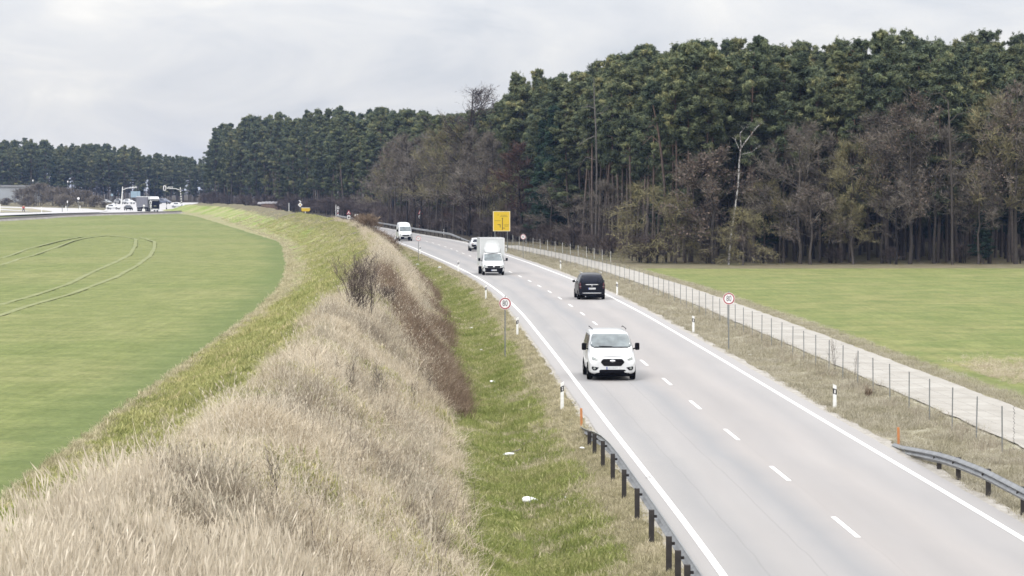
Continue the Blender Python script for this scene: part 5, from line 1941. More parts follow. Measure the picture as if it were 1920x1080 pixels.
def roundpoly(pts, r=0.05, n=4):
    """round the corners of a polygon"""
    out = []
    m = len(pts)
    for i in range(m):
        p0, p, p1 = Vector(pts[i - 1]), Vector(pts[i]), Vector(pts[(i + 1) % m])
        a, b = (p0 - p), (p1 - p)
        ra = min(r, a.length * 0.45)
        rb = min(r, b.length * 0.45)
        A, B = p + a.normalized() * ra, p + b.normalized() * rb
        for k in range(n + 1):
            t = k / n
            q = A * (1 - t) ** 2 + p * 2 * t * (1 - t) + B * t * t
            out.append((q.x, q.y))
    return out


def decal(bvh, poly, axis, mat, parent, name, off=0.008, rings=5, sym=False, round_=0.04, dens=0.12):
    """a thin panel following the body. axis: 'F' seen from the front (x,z), 'B' from behind, 'L' / 'R' from the side (y,z), 'T' from above (x,y)"""
    objs = []
    for sgn in ((1, -1) if sym else (1,)):
        pl = roundpoly(poly, round_) if round_ else list(poly)
        # add points on long edges
        q = []
        for i in range(len(pl)):
            a, b = pl[i], pl[(i + 1) % len(pl)]
            k = max(1, int(math.dist(a, b) / dens))
            for j in range(k):
                q.append((a[0] + (b[0] - a[0]) * j / k, a[1] + (b[1] - a[1]) * j / k))
        pl = q
        cx = sum(p[0] for p in pl) / len(pl)
        cz = sum(p[1] for p in pl) / len(pl)
        P2 = [(cx, cz)]
        for r in range(1, rings + 1):
            for p in pl:
                P2.append((cx + (p[0] - cx) * r / rings, cz + (p[1] - cz) * r / rings))
        V = []
        ax = axis
        if sym and axis in 'LR':
            ax = 'L' if sgn > 0 else 'R'
        for (a, b) in P2:
            if axis in 'FB' or axis == 'T':
                a = a * sgn
            if ax == 'F':
                o_, d = Vector((a, -5, b)), Vector((0, 1, 0))
            elif ax == 'B':
                o_, d = Vector((a, 25, b)), Vector((0, -1, 0))
            elif ax == 'L':
                o_, d = Vector((-5, a, b)), Vector((1, 0, 0))
            elif ax == 'R':
                o_, d = Vector((5, a, b)), Vector((-1, 0, 0))
            else:
                o_, d = Vector((a, b, 8)), Vector((0, 0, -1))
            h, nrm, _, _ = bvh.ray_cast(o_, d)
            if h is None:
                h = V[-1] if V else Vector((0, 0, 0))
                V.append(Vector(h))
                continue
            if nrm.dot(d) > 0:
                nrm = -nrm
            V.append(h + nrm * off - d * 0.001)
        m = len(pl)
        Fc = [(0, 1 + j, 1 + (j + 1) % m) for j in range(m)]
        for r in range(rings - 1):
            a0, b0 = 1 + r * m, 1 + (r + 1) * m
            Fc += [(a0 + j, b0 + j, b0 + (j + 1) % m, a0 + (j + 1) % m) for j in range(m)]
        # skirt into the body
        k0 = len(V)
        last = 1 + (rings - 1) * m
        dd = {'F': Vector((0, 1, 0)), 'B': Vector((0, -1, 0)), 'L': Vector((1, 0, 0)), 'R': Vector((-1, 0, 0)), 'T': Vector((0, 0, -1))}[ax]
        for j in range(m):
            V.append(V[last + j] + dd * (off + 0.02))
        Fc += [(last + j, k0 + j, k0 + (j + 1) % m, last + (j + 1) % m) for j in range(m)]
        me = new_mesh(name, V, Fc, [mat], smooth=True)
        bm = bmesh.new()
        bm.from_mesh(me)
        bmesh.ops.recalc_face_normals(bm, faces=bm.faces[:])
        bm.to_mesh(me)
        bm.free()
        objs.append(link(name, me, parent))
    return objs


_wheel_cache = {}


def wheel(parent, x, y, r, w, sgn=None):
    key = (r, w)
    if key not in _wheel_cache:
        m = MB()
        n = 24
        prof = [(r * 0.62, w * 0.5), (r * 0.93, w * 0.5), (r, w * 0.36), (r, -w * 0.36), (r * 0.93, -w * 0.5), (r * 0.62, -w * 0.5)]
        V, Fc = [], []
        for k in range(n):
            a = 2 * math.pi * k / n
            for (q, h) in prof:
                V.append((h, q * math.cos(a), q * math.sin(a)))
        L = len(prof)
        for k in range(n):
            k2 = (k + 1) % n
            for j in range(L - 1):
                Fc.append((k * L + j, k * L + j + 1, k2 * L + j + 1, k2 * L + j))
        m.add(V, Fc)
        ty = m.mesh('tyre', M['tyre'], smooth=False)
        m = MB()
        V = [(w * 0.32, 0, 0)]
        for k in range(n):
            a = 2 * math.pi * k / n
            V.append((w * 0.42, r * 0.64 * math.cos(a), r * 0.64 * math.sin(a)))
        Fc = [(0, 1 + k, 1 + (k + 1) % n) for k in range(n)]
        m.add(V, Fc)
        for k in range(5):
            a = 2 * math.pi * k / 5
            c, s_ = math.cos(a), math.sin(a)
            m.add([(w * 0.44, -s_ * 0.03, c * 0.03), (w * 0.44, s_ * 0.03, -c * 0.03), (w * 0.47, c * r * 0.6 + s_ * 0.04, s_ * r * 0.6 - c * 0.04), (w * 0.47, c * r * 0.6 - s_ * 0.04, s_ * r * 0.6 + c * 0.04)], [(0, 1, 2, 3)])
        m.add([(-p[0], p[1], p[2]) for p in V], Fc)
        rim = m.mesh('rim', M['rim'])
        _wheel_cache[key] = (ty, rim)
    ty, rim = _wheel_cache[key]
    o = bpy.data.objects.new('wheel', None)
    C.objects.link(o)
    o.parent = parent
    o.location = (x, y, r)
    if x < 0:
        o.rotation_euler = (0, 0, math.pi)
    link('tyre', ty, o)
    link('rim', rim, o)
    return o


def mirror(parent, x, y, z, w=0.22, h=0.26, mat=None):
    s = 1 if x > 0 else -1
    m = MB()
    m.box(x - w / 2, x + w / 2, y - 0.07, y + 0.09, z - h / 2, z + h / 2, 0.045)
    o = m.build('mirror', mat or M['black_plastic'], parent, smooth=False)
    m = MB()
    m.tube([(x - s * w * 0.4, y + 0.02, z - h * 0.25), (x - s * (w * 0.5 + 0.16), y + 0.05, z - h * 0.45)], 0.03, 6)
    m.build('mirror_arm', M['black_plastic'], o)
    return o


def plate(parent, x, y, z, w=0.52, h=0.115, face=-1):
    m = MB()
    m.box(x - w / 2, x + w / 2, y - 0.012, y + 0.012, z - h / 2, z + h / 2)
    o = m.build('number_plate', M['plate'], parent)
    yy = y + face * 0.0145
    m = MB()
    bx0 = x - w / 2 if face < 0 else x + w / 2 - 0.045
    m.box(bx0, bx0 + 0.045, min(yy, yy + 0.001), max(yy, yy + 0.001), z - h / 2, z + h / 2)
    m.build('plate_band', M['plate_blue'], o)
    m = MB()
    r = random.Random(int((x + 3) * 100 + z * 37))
    k = x - w / 2 + 0.07
    while k < x + w / 2 - 0.06:
        ww = r.uniform(0.022, 0.04)
        m.box(k, k + ww * 0.55, min(yy, yy + 0.001), max(yy, yy + 0.001), z - h * 0.3, z + h * 0.3)
        k += ww + 0.02
    m.build('plate_characters', M['plate_mark'], o)
    return o


def place(o, x, y, heading):
    """heading: angle of the vehicle's own +y axis (rear direction) from world +y, counter clockwise"""
    o.location = (x, y, float(hb(y)) + 0.03)
    o.rotation_euler = (0, 0, heading)


def lane_dir(y, frac):
    f = lambda q: float(Lf(q) + Wf(q) * frac)
    a, b = f(y - 3), f(y + 6)
    return math.atan2(-(b - a), 9.0)


# white van facing the camera
o = thing('parked_van', 'white passenger van driving toward the camera, nearest vehicle on the road', 'van')
o.name = 'white_van'
st = [(0.00, 0.36, 0.62, 0.86, 0.66, 0.70, 0.56, 0.08), (0.05, 0.27, 0.66, 0.96, 0.84, 0.86, 0.70, 0.09), (0.22, 0.25, 0.74, 1.06, 0.93, 0.95, 0.80, 0.09), (0.5, 0.25, 0.82, 1.15, 0.965, 0.985, 0.86, 0.09),
      (0.85, 0.25, 0.95, 1.26, 0.97, 0.99, 0.88, 0.08), (1.05, 0.25, 1.06, 1.36, 0.97, 0.99, 0.87, 0.07), (1.45, 0.25, 1.12, 1.66, 0.97, 0.99, 0.83, 0.10), (1.80, 0.25, 1.15, 1.89, 0.97, 0.99, 0.80, 0.12),
      (2.15, 0.25, 1.16, 1.97, 0.97, 0.99, 0.80, 0.13), (3.4, 0.25, 1.16, 1.99, 0.97, 0.99, 0.80, 0.13), (4.6, 0.27, 1.16, 1.98, 0.97, 0.985, 0.80, 0.13), (4.9, 0.32, 1.16, 1.93, 0.95, 0.965, 0.79, 0.13), (4.97, 0.42, 1.14, 1.82, 0.88, 0.92, 0.74, 0.12)]
body, bv = loft_body('body', st, M['white_paint'], o)
decal(bv, [(-0.79, 1.33), (0.79, 1.33), (0.86, 1.42), (0.74, 1.86), (-0.74, 1.86), (-0.86, 1.42)], 'F', M['glass'], o, 'windscreen', rings=7, round_=0.10, off=0.012)
decal(bv, [(-0.72, 1.315), (0.72, 1.315), (0.66, 1.345), (-0.66, 1.345)], 'F', M['black_plastic'], o, 'wiper_cowl', off=0.02, round_=0.01)
decal(bv, [(-0.50, 0.78), (-0.40, 0.91), (0.40, 0.91), (0.50, 0.78), (0.36, 0.62), (-0.36, 0.62)], 'F', M['black_plastic'], o, 'grille', off=0.012, round_=0.05)
for zz_ in (0.70, 0.76, 0.83):
    decal(bv, [(-0.42, zz_ - 0.006), (0.42, zz_ - 0.006), (0.42, zz_ + 0.006), (-0.42, zz_ + 0.006)], 'F', M['steel_dark'], o, 'grille_bar', off=0.022, round_=0, rings=1)
decal(bv, circ(0, 0.83, 0.115, 18, 0.042), 'F', M['chrome'], o, 'badge', off=0.03, round_=0, rings=2)
decal(bv, [(0.60, 0.90), (0.80, 0.985), (0.845, 0.95), (0.83, 0.86), (0.66, 0.84)], 'F', M['lamp_glass'], o, 'headlight', off=0.012, sym=True, round_=0.03)
decal(bv, [(0.56, 0.56), (0.84, 0.605), (0.86, 0.52), (0.80, 0.44), (0.68, 0.44)], 'F', M['black_plastic'], o, 'fog_lamp_bezel', off=0.012, sym=True, round_=0.03)
decal(bv, circ(0.75, 0.52, 0.05, 12), 'F', M['lamp_glass'], o, 'fog_lamp', off=0.02, sym=True, round_=0, rings=2)
decal(bv, [(-0.76, 0.27), (-0.70, 0.31), (-0.50, 0.47), (0.50, 0.47), (0.70, 0.31), (0.76, 0.27)], 'F', M['black_plastic'], o, 'lower_intake', off=0.012, round_=0.02, rings=4)
decal(bv, [(1.50, 1.22), (1.95, 1.24), (2.35, 1.24), (2.35, 1.80), (2.12, 1.80), (1.85, 1.62)], 'L', M['dark_glass'], o, 'side_window', sym=True, off=0.006)
decal(bv, [(2.5, 1.24), (3.6, 1.24), (3.6, 1.80), (2.5, 1.80)], 'L', M['dark_glass'], o, 'side_window', sym=True, off=0.006)
decal(bv, [(3.75, 1.24), (4.7, 1.24), (4.7, 1.78), (3.75, 1.80)], 'L', M['dark_glass'], o, 'side_window', sym=True, off=0.006)
decal(bv, [(-0.72, 1.25), (0.72, 1.25), (0.64, 1.76), (-0.64, 1.76)], 'B', M['dark_glass'], o, 'rear_window')
decal(bv, [(0.80, 0.7), (0.90, 0.7), (0.86, 1.2), (0.78, 1.2)], 'B', M['red_lamp'], o, 'tail_light', sym=True, round_=0.02)
for yy_ in (0.98, 3.90):
    decal(bv, [(yy_ - 0.44, 0.27), (yy_ - 0.42, 0.55), (yy_ - 0.25, 0.74), (yy_ + 0.25, 0.74), (yy_ + 0.42, 0.55), (yy_ + 0.44, 0.27)], 'L', M['black_plastic'], o, 'wheel_arch', sym=True, round_=0.1, off=0.005)
    for s in (-1, 1):
        wheel(o, s * 0.895, yy_, 0.34, 0.22)
for s in (-1, 1):
    mirror(o, s * 1.115, 1.28, 1.36, 0.19, 0.30)
for yy_ in (1.42, 2.42, 3.68):
    decal(bv, [(yy_, 0.42), (yy_ + 0.015, 0.42), (yy_ + 0.015, 1.75), (yy_, 1.75)], 'L', M['steel_dark'], o, 'door_seam', sym=True, round_=0, rings=2, off=0.004)
decal(bv, [(-0.80, 1.03), (-0.82, 1.045), (0, 1.0), (0.82, 1.045), (0.80, 1.03), (0, 0.985)], 'F', M['steel'], o, 'bonnet_seam', round_=0, rings=2, off=0.004)
decal(bv, [(-0.5, 1.36), (0.05, 1.345), (0.05, 1.355), (-0.5, 1.375)], 'F', M['black_plastic'], o, 'wiper', off=0.03, round_=0, rings=2)
plate(o, 0, -0.035, 0.535)
m = MB()
m.box(-0.85, 0.85, 0.35, 4.7, 0.17, 0.34)
m.build('underbody', M['black_plastic'], o)
for s in (-1, 1):
    m = MB()
    m.tube([(s * 0.70, 2.3, 2.02), (s * 0.72, 2.35, 2.055), (s * 0.72, 4.5, 2.055), (s * 0.70, 4.55, 2.01)], 0.015, 5)
    m.build('roof_rail', M['black_plastic'], o)
place(o, xat(1149, 112.4), 112.4, lane_dir(113, 0.25))

# black van seen from behind: built with its rear at y = 0 after turning
o = thing('black_van', 'black passenger van seen from behind in the right lane', 'van')
st = [(0.00, 0.40, 0.60, 0.80, 0.62, 0.66, 0.52, 0.08), (0.06, 0.27, 0.66, 0.92, 0.82, 0.84, 0.66, 0.09), (0.25, 0.22, 0.76, 1.02, 0.92, 0.93, 0.76, 0.09), (0.9, 0.22, 0.92, 1.16, 0.94, 0.96, 0.84, 0.08),
      (1.25, 0.22, 1.02, 1.26, 0.94, 0.965, 0.83, 0.08), (1.8, 0.22, 1.10, 1.62, 0.94, 0.965, 0.76, 0.1), (2.3, 0.22, 1.12, 1.84, 0.94, 0.965, 0.72, 0.12), (2.7, 0.22, 1.12, 1.88, 0.94, 0.965, 0.72, 0.12),
      (4.4, 0.24, 1.12, 1.87, 0.94, 0.965, 0.72, 0.12), (4.95, 0.28, 1.10, 1.83, 0.93, 0.955, 0.72, 0.12), (5.10, 0.30, 1.08, 1.66, 0.92, 0.94, 0.74, 0.12), (5.16, 0.36, 0.95, 1.30, 0.86, 0.90, 0.78, 0.1)]
body, bv = loft_body('body', st, M['black_paint'], o)
decal(bv, [(-0.76, 1.16), (0.76, 1.16), (0.69, 1.76), (-0.69, 1.76)], 'B', M['dark_glass'], o, 'rear_window', round_=0.09, rings=6)
decal(bv, [(-0.47, 1.105), (0.47, 1.105), (0.45, 1.055), (-0.45, 1.055)], 'B', M['chrome'], o, 'chrome_handle_bar', off=0.03, round_=0.02, rings=2)
decal(bv, circ(0, 0.99, 0.045, 14), 'B', M['chrome'], o, 'badge', off=0.02, round_=0, rings=2)
decal(bv, [(-0.68, 0.50), (0.68, 0.50), (0.66, 0.455), (-0.66, 0.455)], 'B', M['chrome'], o, 'bumper_strip', off=0.03, round_=0.01, rings=2)
decal(bv, [(0.76, 0.80), (0.88, 0.80), (0.885, 1.20), (0.80, 1.22)], 'B', M['red_lamp'], o, 'tail_light', sym=True, round_=0.03)
decal(bv, [(0.76, 0.93), (0.89, 0.93), (0.89, 0.97), (0.76, 0.97)], 'B', M['lamp_glass'], o, 'reversing_light', sym=True, round_=0.005, off=0.014)
decal(bv, [(1.75, 1.18), (2.5, 1.20), (2.5, 1.70), (2.3, 1.70)], 'L', M['dark_glass'], o, 'side_window', sym=True, off=0.006)
decal(bv, [(2.6, 1.20), (3.7, 1.20), (3.7, 1.70), (2.6, 1.70)], 'L', M['dark_glass'], o, 'side_window', sym=True, off=0.006)
decal(bv, [(3.8, 1.20), (4.85, 1.20), (4.8, 1.68), (3.8, 1.70)], 'L', M['dark_glass'], o, 'side_window', sym=True, off=0.006)
decal(bv, [(-0.76, 1.30), (0.76, 1.30), (0.68, 1.76), (-0.68, 1.76)], 'F', M['dark_glass'], o, 'windscreen', round_=0.08)
decal(bv, [(0.5, 0.72), (0.78, 0.82), (0.8, 0.7), (0.52, 0.62)], 'F', M['lamp_glass'], o, 'headlight', sym=True)
for yy_ in (0.95, 4.15):
    for s in (-1, 1):
        wheel(o, s * 0.87, yy_, 0.34, 0.22)
for s in (-1, 1):
    mirror(o, s * 1.06, 1.65, 1.22, 0.20, 0.17)
plate(o, 0, 5.185, 0.80, face=1)
m = MB()
m.box(-0.80, 0.80, 0.4, 4.95, 0.15, 0.32)
m.build('underbody', M['black_plastic'], o)
m = MB()
m.tube([(0.45, 4.9, 0.24), (0.45, 5.12, 0.24)], 0.035, 8)
m.build('exhaust', M['chrome'], o)
for s in (-1, 1):
    m = MB()
    m.tube([(s * 0.68, 2.5, 1.90), (s * 0.70, 2.7, 1.945), (s * 0.70, 4.7, 1.935), (s * 0.68, 4.85, 1.88)], 0.02, 6)
    m.build('roof_rail', M['chrome'], o)
h = lane_dir(194, 0.75)
# same model travelling away: its own front points up the road, so turn by half a circle
yr = 193.2
o.rotation_euler = (0, 0, h + math.pi)
ctr = Vector((xat(1110, yr), yr, 0.03))
rot = Matrix.Rotation(h + math.pi, 3, 'Z')
o.location = ctr - rot @ Vector((0, 5.16, 0))

# white box truck
o = thing('box_truck', 'white box truck with black bumper coming round the bend', 'truck')
st = [(0.00, 0.40, 0.60, 0.86, 0.70, 0.76, 0.66, 0.08), (0.06, 0.30, 0.68, 0.94, 0.88, 0.90, 0.78, 0.09), (0.25, 0.28, 0.78, 1.03, 0.95, 0.96, 0.84, 0.09), (0.6, 0.28, 0.92, 1.16, 0.97, 0.985, 0.87, 0.08),
      (0.92, 0.30, 1.08, 1.30, 0.97, 0.985, 0.86, 0.08), (1.35, 0.30, 1.14, 1.72, 0.97, 0.985, 0.83, 0.1), (1.65, 0.32, 1.16, 1.97, 0.97, 0.985, 0.82, 0.12), (1.95, 0.32, 1.16, 2.03, 0.97, 0.985, 0.82, 0.12), (2.45, 0.34, 1.16, 2.03, 0.96, 0.98, 0.82, 0.12), (2.5, 0.4, 1.14, 1.98, 0.90, 0.94, 0.78, 0.12)]
body, bv = loft_body('cab', st, M['white_paint'], o)
decal(bv, [(-0.82, 1.30), (0.82, 1.30), (0.76, 1.90), (-0.76, 1.90)], 'F', M['glass'], o, 'windscreen', round_=0.07, rings=6)
decal(bv, [(-0.93, 0.31), (0.93, 0.31), (0.95, 0.62), (0.90, 0.74), (0.58, 0.68), (-0.58, 0.68), (-0.90, 0.74), (-0.95, 0.62)], 'F', M['black_plastic'], o, 'bumper', off=0.03, round_=0.04, rings=6)
decal(bv, [(-0.57, 0.70), (0.57, 0.70), (0.60, 0.86), (-0.60, 0.86)], 'F', M['black_plastic'], o, 'grille', off=0.014, round_=0.03)
decal(bv, circ(0, 0.80, 0.085, 16), 'F', M['chrome'], o, 'badge', off=0.03, round_=0, rings=2)
decal(bv, [(0.62, 0.77), (0.90, 0.77), (0.88, 0.94), (0.66, 0.90)], 'F', M['lamp_glass'], o, 'headlight', off=0.014, sym=True, round_=0.03)
decal(bv, [(1.35, 1.20), (1.75, 1.22), (2.30, 1.22), (2.30, 1.84), (1.85, 1.84)], 'L', M['dark_glass'], o, 'side_window', sym=True, off=0.006)
for s in (-1, 1):
    mirror(o, s * 1.25, 1.15, 1.42, 0.20, 0.28)
plate(o, 0, -0.055, 0.47)
m = MB()
m.box(-1.12, 1.12, 2.2, 6.6, 0.82, 3.34, 0.04)
bx_ = m.build('cargo_box', M['white_box'], o)
for (x0, x1, z0, z1) in [(-1.13, 1.13, 3.27, 3.35), (-1.13, 1.13, 0.80, 0.88)]:
    m = MB()
    m.box(x0, x1, 2.19, 6.61, z0, z1, 0.008)
    m.build('edge_profile', M['white_paint'], o)
for s in (-1, 1):
    for q in (2.19, 6.53):
        m = MB()
        m.box(s * 1.09 - 0.045, s * 1.09 + 0.045, q, q + 0.08, 0.88, 3.27, 0.008)
        m.build('edge_profile', M['white_paint'], o)
# wind deflector on the cab roof: rounded shell rising to the box
V, Fc = [], []
nn, mm = 13, 8
for j in range(mm):
    t = j / (mm - 1)
    wdt = 0.62 + 0.30 * t ** 0.7
    for i in range(nn):
        a = -1 + 2 * i / (nn - 1)
        y_ = 1.55 + 0.62 * (1 - (1 - t) ** 1.8) + 0.40 * abs(a) ** 3 * (1 - t * 0.6)
        V.append((a * wdt, min(y_, 2.26), 2.03 + 1.12 * t))
for j in range(mm - 1):
    for i in range(nn - 1):
        k = j * nn + i
        Fc.append((k, k + 1, k + nn + 1, k + nn))
k0 = len(V)
for j in range(mm):
    for i in (0, nn - 1):
        v = V[j * nn + i]
        V.append((v[0], 2.24, v[2]))
for j in range(mm - 1):
    Fc.append((j * nn, k0 + 2 * j, k0 + 2 * j + 2, (j + 1) * nn))
    Fc.append((j * nn + nn - 1, (j + 1) * nn + nn - 1, k0 + 2 * j + 3, k0 + 2 * j + 1))
link('wind_deflector', new_mesh('wind_deflector', V, Fc, [M['white_box']], smooth=True), o)
m = MB()
m.box(-0.45, 0.45, 2.3, 6.5, 0.45, 0.80)
m.box(-0.98, 0.98, 5.6, 6.5, 0.42, 0.56, 0.01)
m.build('chassis', M['black_plastic'], o)
for s in (-1, 1):
    wheel(o, s * 0.88, 0.98, 0.35, 0.22)
    wheel(o, s * 0.93, 5.0, 0.35, 0.30)
place(o, xat(926, 246.5), 246.5, lane_dir(248, 0.25))

# white SUV seen from behind, partly hidden by the truck
o = thing('white_car', 'white sport utility car seen from behind beside the box truck', 'car')
st = [(0.00, 0.42, 0.60, 0.76, 0.60, 0.66, 0.54, 0.08), (0.07, 0.30, 0.66, 0.88, 0.80, 0.83, 0.68, 0.09), (0.4, 0.28, 0.80, 0.98, 0.90, 0.92, 0.78, 0.08), (1.2, 0.28, 0.92, 1.06, 0.92, 0.94, 0.80, 0.08),
      (1.6, 0.28, 0.98, 1.25, 0.92, 0.94, 0.74, 0.08), (2.1, 0.28, 1.0, 1.60, 0.92, 0.94, 0.66, 0.1), (2.6, 0.28, 1.0, 1.67, 0.92, 0.94, 0.65, 0.1), (3.8, 0.30, 1.0, 1.64, 0.92, 0.94, 0.64, 0.1), (4.3, 0.32, 1.0, 1.50, 0.91, 0.93, 0.64, 0.1), (4.52, 0.36, 0.96, 1.16, 0.86, 0.89, 0.70, 0.09), (4.58, 0.42, 0.86, 1.02, 0.76, 0.80, 0.66, 0.08)]
body, bv = loft_body('body', st, M['white_paint'], o)
decal(bv, [(-0.66, 1.14), (0.66, 1.14), (0.56, 1.50), (-0.56, 1.50)], 'B', M['dark_glass'], o, 'rear_window', round_=0.06)
decal(bv, [(0.50, 0.98), (0.80, 0.98), (0.82, 0.86), (0.60, 0.86)], 'B', M['red_lamp'], o, 'tail_light', sym=True, round_=0.02)
decal(bv, [(-0.82, 0.60), (0.82, 0.60), (0.80, 0.34), (-0.80, 0.34)], 'B', M['black_plastic'], o, 'bumper', round_=0.03, off=0.014)
decal(bv, [(-0.80, 0.82), (0.80, 0.82), (0.78, 0.62), (-0.78, 0.62)], 'B', M['black_plastic'], o, 'tailgate_trim', round_=0.03, off=0.008)
decal(bv, [(1.7, 1.06), (3.95, 1.08), (3.75, 1.50), (2.2, 1.52)], 'L', M['dark_glass'], o, 'side_window', sym=True, off=0.006)
decal(bv, [(-0.68, 1.10), (0.68, 1.10), (0.58, 1.52), (-0.58, 1.52)], 'F', M['dark_glass'], o, 'windscreen', round_=0.06)
for yy_ in (0.9, 3.65):
    for s in (-1, 1):
        wheel(o, s * 0.85, yy_, 0.35, 0.22)
for s in (-1, 1):
    mirror(o, s * 1.0, 1.75, 1.10, 0.18, 0.14, M['black_plastic'])
plate(o, 0, 4.60, 0.76, face=1)
m = MB()
m.box(-0.78, 0.78, 0.4, 4.3, 0.18, 0.36)
m.build('underbody', M['black_plastic'], o)
h = lane_dir(342, 0.75)
o.rotation_euler = (0, 0, h + math.pi)
rot = Matrix.Rotation(h + math.pi, 3, 'Z')
yr = 338.5
o.location = Vector((xat(896, yr), yr, 0.03)) - rot @ Vector((0, 4.58, 0))

# high roof van half hidden by the brush
o = thing('delivery_van', 'white high roof van behind the brown brush on the bank', 'van')
st = [(0.00, 0.42, 0.66, 0.96, 0.72, 0.78, 0.66, 0.08), (0.08, 0.30, 0.76, 1.08, 0.90, 0.92, 0.78, 0.09), (0.5, 0.28, 0.95, 1.24, 0.97, 1.0, 0.88, 0.09), (0.85, 0.30, 1.12, 1.40, 0.98, 1.02, 0.88, 0.08),
      (1.3, 0.30, 1.25, 1.95, 0.98, 1.02, 0.86, 0.12), (1.65, 0.30, 1.3, 2.35, 0.98, 1.02, 0.84, 0.16), (2.1, 0.30, 1.3, 2.66, 0.98, 1.02, 0.80, 0.2), (2.8, 0.30, 1.3, 2.75, 0.98, 1.02, 0.80, 0.2), (5.6, 0.32, 1.3, 2.75, 0.98, 1.02, 0.82, 0.2), (5.75, 0.4, 1.3, 2.68, 0.94, 0.98, 0.80, 0.2)]
body, bv = loft_body('body', st, M['white_paint'], o)
decal(bv, [(-0.82, 1.42), (0.82, 1.42), (0.78, 2.12), (-0.78, 2.12)], 'F', M['glass'], o, 'windscreen', round_=0.08, rings=6)
decal(bv, [(-0.92, 0.32), (0.92, 0.32), (0.92, 0.66), (-0.92, 0.66)], 'F', M['black_plastic'], o, 'bumper', round_=0.05, off=0.02)
decal(bv, [(-0.5, 0.74), (0.5, 0.74), (0.55, 0.92), (-0.55, 0.92)], 'F', M['black_plastic'], o, 'grille', round_=0.03)
decal(bv, [(0.62, 0.80), (0.88, 0.80), (0.9, 1.08), (0.70, 1.02)], 'F', M['lamp_glass'], o, 'headlight', sym=True, round_=0.03)
decal(bv, [(1.35, 1.36), (2.3, 1.38), (2.3, 2.0), (1.75, 2.0)], 'L', M['dark_glass'], o, 'side_window', sym=True, off=0.006)
for s in (-1, 1):
    mirror(o, s * 1.16, 1.1, 1.55, 0.2, 0.34)
for yy_ in (1.0, 4.6):
    for s in (-1, 1):
        wheel(o, s * 0.9, yy_, 0.36, 0.24)
plate(o, 0, -0.03, 0.5)
m = MB()
m.box(-0.85, 0.85, 0.4, 5.5, 0.2, 0.4)
m.build('underbody', M['black_plastic'], o)
place(o, xat(761, 402), 402, lane_dir(404, 0.25))

# lorry at the junction
yl = 735.0
o = thing('lorry', 'black cab lorry with white roof and grey curtain trailer waiting at the junction', 'lorry')
m = MB()
m.prism_x([(0.0, 0.45), (0.0, 1.5), (0.12, 2.9), (0.35, 3.25), (2.2, 3.25), (2.2, 0.45)], -1.24, 1.24)
m.build('cab', M['black_paint'], o)
m = MB()
m.prism_x([(0.10, 3.26), (0.0, 3.36), (0.55, 3.98), (2.25, 4.02), (2.25, 3.26)], -1.20, 1.20)
m.build('roof_spoiler', M['white_paint'], o)
m = MB()
m.prism_x([(0.012 - 0.03, 1.75), (0.08 - 0.03, 2.75), (0.09, 2.75), (0.03, 1.75)], -1.08, 1.08)
m.build('windscreen', M['dark_glass'], o)
m = MB()
m.box(-1.0, 1.0, -0.03, 0.02, 2.85, 3.12)
m.build('sun_visor', M['steel'], o)
m = MB()
m.box(-1.20, 1.20, -0.06, 0.2, 0.35, 0.72, 0.03)
m.build('bumper', M['white_paint'], o)
m = MB()
m.box(-0.35, 0.35, -0.03, 0.0, 1.42, 1.56)
m.build('badge_strip', M['chrome'], o)
for s in (-1, 1):
    m = MB()
    m.box(s * 0.95 - 0.16, s * 0.95 + 0.16, -0.075, -0.03, 0.52, 0.70)
    m.build('headlight', M['lamp_glass'], o)
    m = MB()
    m.box(s * 1.42 - 0.10, s * 1.42 + 0.10, 0.1, 0.25, 1.9, 2.7, 0.03)
    m.build('mirror', M['black_plastic'], o)
m = MB()
m.box(-1.25, 1.25, 2.7, 13.0, 1.15, 3.90)
m.build('trailer_curtain', M['tarp'], o)
m = MB()
m.box(-1.27, 1.27, 2.68, 13.02, 3.90, 4.06)
m.build('trailer_roof', M['white_paint'], o)
m = MB()
m.box(-1.26, 1.26, 2.67, 2.70, 1.1, 3.9)
m.build('trailer_front', M['tarp'], o)
m = MB()
m.box(-1.1, 1.1, 1.0, 12.8, 0.7, 1.1)
m.build('chassis', M['black_plastic'], o)
for yy_ in (1.4, 3.9, 9.2, 10.5, 11.8):
    for s in (-1, 1):
        wheel(o, s * 1.08, yy_, 0.5, 0.32)
o.location = (xat(291, yl), yl, float(hb(yl)) + 0.24)
o.rotation_euler = (0, 0, RAD(25))


